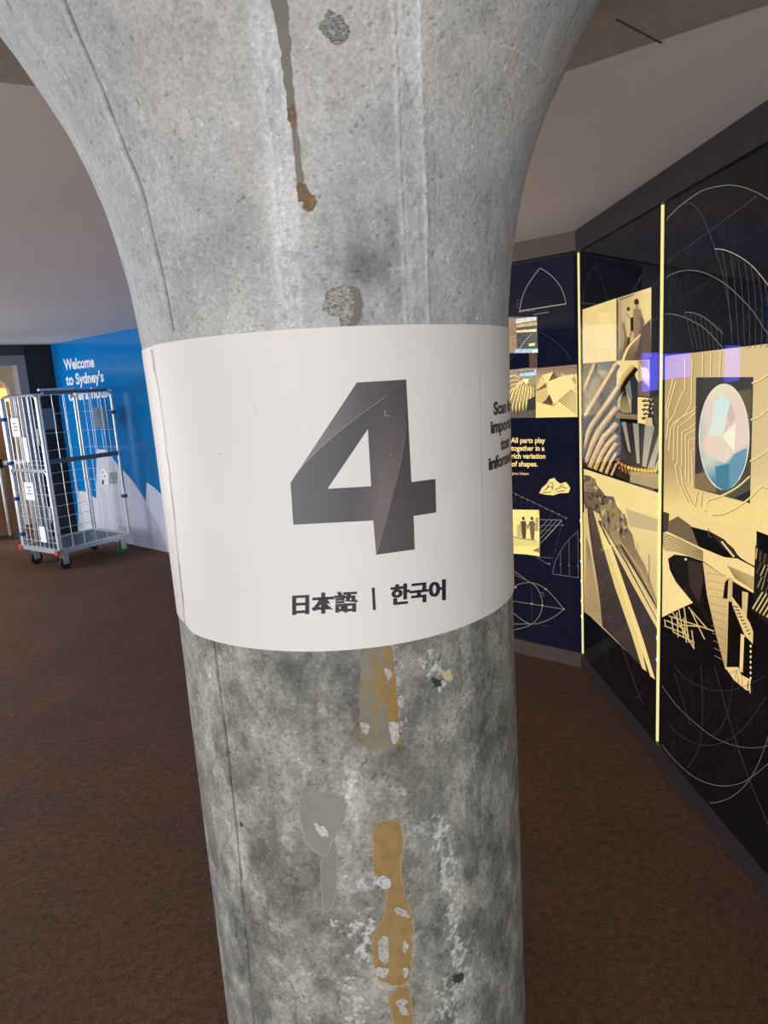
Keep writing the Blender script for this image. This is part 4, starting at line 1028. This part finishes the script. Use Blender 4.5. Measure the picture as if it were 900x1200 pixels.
def panel_right():
    u1 = U_J + 1.12
    root, mp = panel('display_panel', PR_, U_J + .008, u1, 'lit display panel with the oval disc and arching white lines, at the right edge')
    A = SQ(.2, 770, 190)
    p = Print(mp, .001)
    LN, LD, LF = (126, 126, 126), (76, 76, 84), (46, 46, 54)
    p.thin = .78
    p.line(A([(40, 380), (60, 335), (100, 290), (150, 245), (250, 175), (330, 148), (420, 135), (500, 145), (580, 175), (650, 215), (760, 300), (860, 400)]), 1.0, LN)
    p.line(A([(150, 245), (200, 243), (250, 290), (300, 392), (340, 505), (385, 650), (415, 800), (442, 985)]), .9, LD)
    p.line(A([(48, 592), (590, 196)]), .7, LD, 0); p.line(A([(450, 492), (800, 290)]), .7, LF, 0); p.line(A([(60, 420), (380, 160)]), .6, LF, 0)
    p.line(A([(340, 508), (400, 515), (480, 550), (550, 600), (610, 665), (680, 760), (760, 900)]), 1.2, (178, 172, 166))
    for i, (x, y) in enumerate(((385, 516), (430, 530), (472, 550), (512, 572), (552, 602), (592, 645), (630, 690), (668, 745))): p.line(A([(x, y), (x + 26, y + 180), (x + 60 - i * 8, 1090)]), .8, LD)
    p.line(A([(40, 690), (80, 660), (160, 635), (240, 638), (320, 665), (400, 712), (480, 782), (570, 880), (650, 1002), (740, 1080)]), 1.0, LN)
    p.line(A([(45, 892), (90, 890), (160, 908), (230, 942), (300, 990), (392, 1095)]), 1.0, LN)
    p.line(A([(165, 878), (220, 884), (280, 910), (340, 958), (390, 1005)]), 1.0, LN)
    for i in range(8): p.line(A([(168 + i * 28, 882 + i * i * 1.6), (190 + i * 27, 980), (216 + i * 24, 1095)]), .7, LD)
    p.line(A([(85, 620), (80, 900), (84, 1090)]), .7, LF, 0); p.line(A([(70, 680), (110, 720), (140, 790), (150, 850)]), .7, LF)
    for x0, y0, x1, y1 in ((540, 925, 800, 620), (500, 1020, 860, 560), (530, 1100, 820, 860), (330, 830, 400, 730), (430, 950, 300, 800), (150, 790, 430, 640), (120, 840, 480, 560), (580, 850, 820, 1000), (560, 700, 800, 1010)): p.line(A([(x0, y0), (x1, y1)]), .6, LF, 0)
    rr = random.Random(5)
    for _ in range(46):
        x = rr.uniform(60, 470); y = 140 + abs(x - 380) * .6 + rr.uniform(20, 420); p.line(A([(x, y), (x + 4, y + rr.uniform(30, 160))]), .5, LF, 0)
    for _ in range(30):
        x = rr.uniform(470, 800); y = rr.uniform(880, 960); p.line(A([(x, y), (x + rr.uniform(-20, 20), y + rr.uniform(60, 170))]), .6, LF, 0)
    for _ in range(18):
        x = rr.uniform(60, 380); y = rr.uniform(230, 440); p.line(A([(x, y), (x + rr.uniform(20, 70), y - rr.uniform(20, 60))]), .5, LF, 0)
    p.line(A([(150, 570), (200, 535), (270, 515), (340, 508)]), .7, LF)
    # scribbles below the photographs
    G = SQ(.23333, 770, 780)
    B1, B2, B3 = (104, 97, 86), (62, 59, 57), (34, 33, 35)
    p.line(G([(35, 100), (110, 200), (200, 285), (300, 360), (420, 405), (540, 408), (700, 360)]), .9, B1); p.line(G([(35, 395), (100, 475), (200, 560), (320, 602), (430, 590), (520, 535), (620, 440), (700, 320)]), 1.0, B1)
    p.line(G([(258, 688), (320, 684), (400, 650), (480, 570), (540, 450), (580, 330)]), 1.0, B1); p.line(G([(300, 0), (350, 180), (410, 380), (480, 580), (557, 760), (640, 960)]), 1.0, B2)
    p.line(G([(60, 280), (130, 350), (220, 395), (320, 392), (420, 340), (500, 250), (560, 160)]), .8, B2); p.line(G([(100, 0), (150, 60), (240, 110), (340, 125), (450, 105), (560, 50)]), .8, B2)
    p.line(G([(100, 40), (150, 200), (180, 300)]), .7, B2); p.line(G([(232, 0), (240, 150), (238, 310), (215, 430), (165, 512)]), .8, B2); p.line(G([(290, 350), (340, 300), (380, 200), (395, 60)]), .7, B2)
    for x0, y0, x1, y1 in ((90, 40, 560, 240), (120, 130, 557, 330), (60, 330, 380, 460), (300, 160, 600, 300), (130, 120, 430, 20), (240, 400, 557, 140), (360, 260, 640, 520)): p.line(G([(x0, y0), (x1, y1)]), .6, B3, 0)
    for _ in range(60):
        x = rr.uniform(80, 560); y = rr.uniform(10, 330); p.line(G([(x, y), (x + rr.uniform(-14, 14), y + rr.uniform(60, 230))]), .5, B3, 0)
    for _ in range(14):
        x = rr.uniform(60, 500); y = rr.uniform(380, 520); p.line(G([(x, y), (x + rr.uniform(-80, 80), y + rr.uniform(20, 110))]), .5, (30, 29, 31), 0)
    o = p.build('line_drawing', M_back, root); o['kind'] = 'stuff'
    # contour relief print
    K = SQ(.18333, 770, 400)
    p = Print(mp, .0012)
    p.poly([(777.6, 417.6), (900, 402.8), (985, 392), (985, 648), (900, 627), (887, 622), (777, 599)], lambda x, y: MBK(MBK((184, 156, 112), (214, 190, 148), (x - 790) / 60), (240, 214, 150), (y - 545) / 50), cut=6)
    HL, HS = (250, 228, 172), (168, 140, 98)
    cont = [((62, 480), (60, 420), (104, 240)), ((70, 500), (75, 420), (124, 250)), ((62, 620), (74, 520), (110, 470), (140, 380), (180, 300), (180, 110)), ((76, 700), (88, 560), (110, 520), (180, 470), (220, 400), (228, 110)),
            ((106, 760), (112, 540), (150, 490), (240, 440), (290, 330), (296, 80)), ((132, 790), (136, 545), (200, 500), (262, 440)), ((160, 800), (162, 580), (230, 540), (262, 510)), ((188, 880), (184, 600), (262, 555)), ((208, 900), (205, 632), (262, 612)), ((232, 920), (222, 694), (262, 688)),
            ((118, 780), (138, 900), (200, 1030)), ((150, 800), (176, 940), (240, 1060)), ((350, 75), (345, 226)), ((412, 70), (405, 226)), ((282, 1060), (292, 960)), ((245, 1060), (262, 960))]
    for q in cont:
        p.line([(x + .9, y) for x, y in K(q)], 1.7, HS, 0); p.line(K(q), 1.0, HL, 0)
    for q in (((612, 265), (660, 250), (720, 205), (900, 80)), ((605, 500), (660, 480), (720, 430), (900, 300)), ((600, 765), (660, 735), (720, 690), (900, 560)), ((318, 1085), (330, 1018), (420, 985), (520, 930), (600, 860)), ((360, 1106), (430, 1100), (520, 1058), (610, 990), (684, 920), (720, 935), (900, 900))):
        p.line([(x, y + 1.0) for x, y in K(q)], 1.8, HS, 3); p.line(K(q), 1.3, HL, 3)
    p.build('relief_print', M_back, root)
    # smoked mount and its pearly oval disc
    mo = PR_; org = np.array(root.location)
    p = Print(mp, .0030)
    p.poly(K([(255, 230), (622, 228), (600, 1036), (245, 940)]), lambda x, y: MBK((62, 60, 64), (86, 80, 74), (y - 520) / 60), cut=8)
    p.poly(K([(255, 230), (300, 230), (290, 950), (245, 940)]), (54, 52, 56)); p.poly(K([(520, 320), (612, 300), (606, 560), (560, 400)]), (98, 88, 72)); p.poly(K([(246, 850), (380, 820), (384, 965), (244, 940)]), (128, 112, 84)); p.poly(K([(500, 1000), (604, 950), (600, 1036)]), (44, 42, 46))
    mt = p.build('disc_mount', M_back, root)
    ov = Print(mp, .0036, .00008)
    cx, cy, rx, ry = 436, 610, 163, 340
    el = lambda k, n=56: [(cx + rx * k * math.cos(2 * math.pi * i / n), cy + ry * k * math.sin(2 * math.pi * i / n)) for i in range(n)]

    def oc(x, y):
        u, v = (x - 770) / .18333, (y - 400) / .18333
        c = MBK((226, 222, 200), (226, 206, 206), (v - 290) / 120)
        c = MBK(c, (196, 208, 206), (v - 690) / 90); c = MBK(c, (84, 136, 176), (v - 730 + (u - 436) * .5) / 130)
        return MBK(c, (170, 196, 196), (340 - u) / 80 * (1 if v > 500 else .4))
    ov.poly(K(el(1.0)), (228, 226, 206)); ov.poly(K(el(.965)), oc, cut=3)
    ov.poly(K([(368, 400), (415, 340), (480, 390), (440, 560), (420, 610), (330, 600), (360, 520)]), lambda x, y: MBK((206, 228, 236), (216, 232, 230), (y - 470) / 40), cut=4)
    ov.poly(K([(480, 388), (510, 490), (480, 540), (455, 470)]), (206, 184, 186)); ov.poly(K([(455, 470), (480, 540), (425, 605), (440, 560)]), (224, 196, 194))
    ov.poly(K([(425, 605), (508, 520), (505, 715)]), (244, 238, 224)); ov.poly(K([(330, 600), (420, 612), (500, 712), (440, 780), (330, 720), (290, 660)]), lambda x, y: MBK((232, 204, 198), (226, 212, 206), (x - 830) / 20), cut=4)
    ov.poly(K([(380, 800), (470, 780), (470, 950), (430, 950), (385, 925)]), (72, 128, 158)); ov.poly(K([(500, 720), (585, 680), (560, 800), (520, 900), (470, 945), (470, 780)]), (104, 150, 186))
    ov.build('oval_disc', M_back, mt)
    # the concrete stair and shell edge, strongly lit
    N = SQ(.20833, 770, 580)
    p = Print(mp, .0013)
    p.poly(N([(35, 90), (562, 202), (560, 402), (552, 660), (620, 716), (900, 770), (900, 1150), (38, 690)]), (12, 11, 13))
    p.poly(N([(35, 90), (562, 202), (560, 412), (470, 352), (380, 250), (300, 205), (200, 180), (120, 130), (35, 175)]), (236, 210, 152))
    p.poly(N([(35, 92), (70, 104), (66, 210), (35, 210)]), (72, 60, 54)); p.poly(N([(66, 150), (120, 120), (190, 170), (240, 300), (150, 250), (60, 200)]), (112, 96, 76))
    p.poly(N([(30, 210), (60, 205), (240, 292), (380, 350), (470, 360), (560, 415), (560, 560), (470, 510), (380, 455), (262, 372), (180, 345), (100, 335), (64, 360), (30, 285)]), (240, 214, 156))
    for k in range(9): p.line(N([(30, 214 + k * 11), (120, 246 + k * 9), (262, 318 + k * 6)]), .9, (92, 76, 58), 0)
    for k in range(9): p.line(N([(400 + k * 5, 400 + k * 8), (560, 470 + k * 9)]), .9, (136, 114, 82), 0)
    p.poly(N([(30, 285), (64, 352), (75, 420), (110, 490), (206, 606), (130, 640), (32, 688)]), (246, 222, 164))
    p.poly(N([(72, 370), (100, 342), (180, 348), (262, 376), (280, 480), (255, 520), (270, 620), (330, 770), (206, 606), (110, 490)]), (26, 22, 22)); p.poly(N([(175, 365), (262, 385), (262, 500), (240, 610), (190, 520)]), (56, 46, 42)); p.dot(N([(165, 362)])[0], 1.5, (230, 210, 150))
    p.poly(N([(262, 376), (380, 455), (410, 470), (398, 960), (390, 985), (335, 780), (285, 560)]), lambda x, y: MBK((222, 194, 142), (190, 162, 116), (y - 690) / 60), cut=7)
    for k in range(12): p.line(N([(285 + k * 4, 440 + k * 42), (395, 455 + k * 44)]), .6, (160, 134, 96), 0)
    p.poly(N([(388, 490), (408, 470), (402, 585), (376, 580)]), (20, 18, 18)); p.poly(N([(430, 480), (470, 515), (480, 640), (430, 580)]), (20, 18, 18)); p.poly(N([(412, 600), (490, 780), (465, 965), (398, 960)]), (14, 12, 13))
    p.poly(N([(408, 462), (432, 470), (428, 600), (408, 600)]), (206, 178, 128)); p.poly(N([(485, 540), (520, 550), (510, 700), (485, 690)]), (214, 186, 134)); p.poly(N([(478, 780), (500, 790), (490, 1000), (470, 990)]), (236, 208, 150))
    p.poly(N([(428, 570), (480, 640), (530, 720), (548, 770), (546, 838), (500, 790), (430, 620)]), (222, 196, 142))
    for k in range(9): p.line(N([(434 + k * 11, 625 + k * 20), (462 + k * 9, 632 + k * 18)]), 1.3, (40, 32, 28), 0)
    p.poly(N([(498, 800), (545, 838), (540, 1010), (490, 1000)]), (14, 12, 13)); p.poly(N([(390, 968), (465, 968), (480, 1010), (536, 1040), (530, 1100), (510, 1098), (440, 1040)]), (232, 204, 148))
    for k in range(7): p.dot(N([(535, 850 + k * 30)])[0], 1.1, (240, 220, 170), 1.8)
    p.line(N([(532, 1040), (532, 1115)]), 1.6, (222, 196, 142), 0); p.line(N([(522, 1045), (520, 1090)]), 1.0, (20, 18, 18), 0)
    p.poly(N([(305, 205), (380, 250), (440, 300), (470, 350), (440, 352), (370, 290)]), (50, 42, 38)); p.line(N([(298, 190), (300, 230), (316, 236)]), 1.2, (90, 74, 58), 0)
    for k in range(8): p.dot(N([(376 + k * 9, 266 + k * 11)])[0], 1.3, (250, 232, 180))
    p.line(N([(470, 358), (562, 404)]), 1.6, (40, 34, 32), 0)
    # scaffold
    for a, b in (((75, 680), (330, 765)), ((60, 705), (180, 760)), ((90, 650), (215, 860)), ((130, 640), (160, 800)), ((160, 630), (190, 830)), ((185, 630), (290, 750)), ((50, 735), (190, 790)), ((90, 690), (100, 770)), ((120, 660), (128, 800)), ((200, 650), (278, 812)), ((100, 770), (220, 830)), ((140, 730), (250, 740)), ((205, 760), (218, 866)), ((52, 700), (56, 736)), ((160, 690), (176, 830))): p.line(N([a, b]), 1.3, (214, 188, 134), 0)
    # edge of the next photograph
    p.poly(N([(566, 280), (625, 330), (900, 420), (900, 760), (624, 716), (552, 655), (560, 410)]), (30, 27, 28))
    for k in range(26):
        x = 568 + (k % 9) * 22 + (k // 9) * 6; y = 300 + (k % 9) * 14 + (k // 9) * 80
        p.line(N([(x, y + 60), (x + rr.uniform(5, 30), y)]), 1.3, rr.choice(((206, 182, 130), (150, 130, 98), (96, 82, 66))), 0)
    for k in range(7): p.line(N([(552 + k * 20, 640 + k * 12), (610 + k * 22, 545 + k * 8)]), 1.9, (206, 182, 132), 0)
    p.build('photo_print', M_back, root)
    return root


panel_back(); panel_mid(); panel_right()


def strip_light(pl, u, label, px_x, dots, zt):
    org = pl.at(u, .088, .012); root = empty('light_strip', org); tag(root, label, 'light', 'glowing glass edges between the panels')
    b = MB(); q = [np.array(pl.at(u + du, 0, o)) - np.array([org[0], org[1], 0]) for du, o in ((-.0035, .0075), (.0035, .0075), (.0035, .0165), (-.0035, .0165))]
    b.prism([(x[0], x[1]) for x in q], 0, zt - .088); s = b.build('glass_edge', M_gold, root)
    for y, kind in dots:
        z = pl.uz(px_x, y)[1]; c = np.array(pl.at(u, z, .0167)) - np.array(org)
        m = MB(); tx = pl.d * .006; 
        vs = []; n = 8
        for lay in (0, .0015):
            for k in range(n):
                a = 2 * math.pi * k / n; vs.append(tuple(c + tx * math.cos(a) + np.array([0, 0, .0075 * math.sin(a)]) + pl.n * lay))
        m.add(vs, [tuple(reversed(range(n))), tuple(range(n, 2 * n))] + [(i, (i + 1) % n, n + (i + 1) % n, n + i) for i in range(n)])
        m.build('led', M_glint if kind else M_glint2, s)  # LED dots and their lens glints, built as one glowing disc each


strip_light(PR_, .010, 'pale gold glowing glass edge in the corner of the display walls', 684, [(610, 1), (633, 1), (657, 1), (680, 1), (703, 0), (721, 0)], 2.212)
strip_light(PR_, U_J, 'pale gold glowing glass edge between the road panel and the oval panel', 776, [(748, 1), (774, 1)], 2.212)

# ================================================================ ROLL CAGE
def roll_cage():
    root = empty('roll_cage', (-3.23, 7.225, 0), math.radians(-35.5))
    tag(root, 'galvanised wire roll cage trolley with half gates, standing by the blue wall', 'trolley')
    W, D, Z0, ZT = .335, .405, .175, 1.73
    b = MB()
    b.box((-W - .02, -D - .02, Z0), (W + .02, -D + .02, Z0 + .045)).box((-W - .02, D - .02, Z0), (W + .02, D + .02, Z0 + .045)).box((-W - .02, -D, Z0), (-W + .02, D, Z0 + .045)).box((W - .02, -D, Z0), (W + .02, D, Z0 + .045))
    b.build('base_frame', M_steel, root)
    MB().box((-W + .02, -D + .02, Z0 + .012), (W - .02, D - .02, Z0 + .03)).build('base_plate', M_steel_d, root)
    for i, (x, y) in enumerate(((-.27, -.33), (.27, -.33), (.27, .33), (-.27, .33))):
        c = MB(); c.box((x - .045, y - .04, Z0 - .012), (x + .045, y + .04, Z0)); c.box((x - .028, y - .03, .055), (x - .022, y + .03, Z0 - .01)); c.box((x + .022, y - .03, .055), (x + .028, y + .03, Z0 - .01)); c.tube([(x - .03, y, .062), (x + .03, y, .062)], .008)
        co = c.build('caster', M_steel, root)
        w_ = MB().wheel((x, y, .062), .062, .036, 20, 0).build('wheel', M_green if i == 2 else M_rubber, co, True)
        if i == 2: w_['label'] = 'green caster wheel'

    def loop(p0, ax, w_, z0, z1, r=.06, n=5):
        """rounded tube frame standing in a plane: p0 corner, ax direction"""
        pts = []
        for cx_, cz, a0 in ((w_ - r, z1 - r, 0), (r, z1 - r, 90)):
            for k in range(n + 1):
                a = math.radians(a0 + 90 * k / n); pts.append((cx_ + r * math.cos(a), cz + r * math.sin(a)))
        pts = [(w_, z0)] + pts + [(0, z0)]
        return [(p0[0] + ax[0] * u, p0[1] + ax[1] * u, z) for u, z in pts]

    def side(name, p0, ax, wd, zt, zs, nv, heavy=.0135, wz=None):
        t = MB().tube(loop(p0, ax, wd, Z0 + .04, zt), heavy, 8); o = t.build(name, M_steel, root, True)
        m = MB()
        for k in range(1, nv):
            u = wd * k / nv; m.tube([(p0[0] + ax[0] * u, p0[1] + ax[1] * u, Z0 + .045), (p0[0] + ax[0] * u, p0[1] + ax[1] * u, zt)], .0030, 5)
        for z in zs: m.tube([(p0[0], p0[1], z), (p0[0] + ax[0] * wd, p0[1] + ax[1] * wd, z)], .0026, 5)
        q = m.build('wire', M_steel, o); q['kind'] = 'stuff'
        return o
    zs = [.30, .42, .54, .66, .78, .90, 1.14, 1.32, 1.52]
    side('left_panel', (-W, -D + .02, 0), (0, 1), 2 * D - .04, ZT - .005, zs, 6)
    side('end_panel', (-W + .02, D, 0), (1, 0), 2 * W - .04, ZT - .005, zs, 5)
    r_ = side('right_panel', (W, -D + .02, 0), (0, 1), 2 * D - .04, ZT, [], 6)
    MB().box((W - .006, -D + .03, 1.055), (W + .012, D - .03, 1.10)).build('strap', M_steel_d, r_)
    MB().box((W - .016, -D + .07, 1.715), (W + .016, D - .07, 1.745)).build('top_bar', M_steel_d, r_)
    MB().box((W - .02, -D + .03, 1.752), (W + .02, -.02, 1.772)).build('top_rail', M_steel, r_)
    # two half gates on the near end
    for z0, z1, zz in ((1.0, 1.715, (1.05, 1.09)), (.205, .985, (.28, .40, .52, .64, .76))):
        pts = loop((-W + .012, -D, 0), (1, 0), 2 * W - .03, z0 + .06, z1, .055)
        rr = .05
        if z0 > .9:
            lo = [(-W + .012, -D, z0 + .06), (-W + .012, -D, z0 + .01), (-W + .04, -D, z0), (W - .06, -D, z0), (W - .03, -D, z0 + .015), (W - .018, -D, z0 + .06)]
            pts = pts + lo[1:-1]
        else:
            pts = [(W - .018, -D, z0)] + pts + [(-W + .012, -D, z0)]
        g = MB().tube(pts, .0115, 8, closed=True).build('gate', M_steel, root, True)
        m = MB()
        for k in range(1, 8):
            x = -W + .012 + (2 * W - .03) * k / 8; m.tube([(x, -D, z0), (x, -D, z1)], .0038, 5)
        for z in zz: m.tube([(-W + .012, -D, z), (W - .018, -D, z)], .0038, 5)
        q = m.build('wire', M_steel, g); q['kind'] = 'stuff'
    MB().tube([(-W - .004, -D - .004, Z0 + .04), (-W - .004, -D - .004, 1.69)], .0145, 10).build('post', M_steel, root, True)
    MB().tube([(W + .004, -D - .004, Z0 + .04), (W + .004, -D - .004, 1.70)], .0145, 10).build('post', M_steel, root, True)
    for z in (.33, .70, 1.06, 1.50):
        MB().box((-W - .025, -D - .024, z - .018), (-W + .045, -D + .016, z + .018)).build('hinge_clip', M_blueclip, root)
    for z in (.62, 1.50): MB().box((W - .02, D - .045, z - .018), (W + .022, D + .005, z + .018)).build('hinge_clip', M_blueclip, root)
    for x, y in ((-W - .012, -D - .025), (W, -D - .03)): MB().box((x - .025, y - .012, Z0 - .005), (x + .025, y + .012, Z0 + .04)).build('bumper', M_redclip, root)
    for y in (-.02, .2): MB().box((W - .018, y - .012, 1.742), (W + .018, y + .012, 1.756)).build('clip', M_redclip, root)
    for z in (.55, 1.30):
        MB().tube([(W - .03, -D - .02, z + .1), (W - .03, -D - .024, z + .02), (W - .018, -D - .03, z - .03), (W - .026, -D - .02, z - .06)], .006, 6).build('latch', M_steel, root, True)
    MB().box((-W + .008, -.10, 1.36), (-W + .016, .14, 1.58)).build('sign_plate', M_plate, root)
    MB().box((-.02, D - .02, 1.34), (.18, D - .012, 1.56)).build('sign_plate', M_plate, root)
    return root, W, D


cage, CW, CD = roll_cage()


def paper(x0, x1, z0, z1, label, side=0, lines=3):
    ca = cage.matrix_basis
    m = Matrix.Translation(cage.location) @ Matrix.Rotation(cage.rotation_euler.z, 4, 'Z')
    c = m @ Vector(((x0 + x1) / 2, -CD - .016, (z0 + z1) / 2))
    root = empty('paper_notice', c, cage.rotation_euler.z); tag(root, label, 'paper', 'paper notices tied to the roll cage gates')
    w_, h_ = (x1 - x0) / 2, (z1 - z0) / 2
    MB().box((-w_, -.001, -h_), (w_, .001, h_)).build('sheet', M_paper, root)
    if lines:
        p = MB(); r = random.Random(int(x0 * 1000 + z0 * 100))
        for k in range(lines):
            z = h_ * .35 - k * h_ * .36; p.box((-w_ * r.uniform(.3, .6), -.0016, z), (w_ * r.uniform(.2, .6), -.001, z + h_ * .16))
        o = p.build('print_mark', M_dark2, root); o['kind'] = 'stuff'


M_dark2 = mat('faint_print', (150, 150, 162), .7)
paper(-.17, -.02, 1.33, 1.51, 'white notice on the upper half gate of the roll cage')
paper(-.11, .06, .70, .88, 'white notice at the top of the lower half gate of the roll cage')
paper(.0, .07, 1.08, 1.32, 'tall narrow white slip on the upper half gate', lines=0)
paper(.05, .15, .28, .44, 'small white tag low on the roll cage gate', lines=0)

# ================================================================ BELT BARRIER
def stanchion():
    root = empty('belt_barrier', (-4.70, 8.66, 0)); tag(root, 'metal belt barrier post on a round base, left of the roll cage', 'barrier post')
    MB().lathe([(.16, 0), (.16, .012), (.14, .022), (.04, .034)], n=36).build('base', M_dark, root, True)
    MB().lathe([(.032, .03), (.032, .90)], n=20).build('pole', M_brushed, root, True)
    MB().lathe([(.038, .88), (.04, .90), (.04, .985), (.034, .995)], n=20).build('belt_head', M_dark, root, True)
    a = MB(); a.box((-2.2, -.002, .915), (-.03, .002, .965)); o = a.build('belt', M_paper, root); o.rotation_euler = (0, 0, math.radians(38))
    a = MB(); a.box((.03, -.002, .915), (.30, .002, .965)); o = a.build('belt', M_paper, root); o.rotation_euler = (0, 0, math.radians(10))


stanchion()
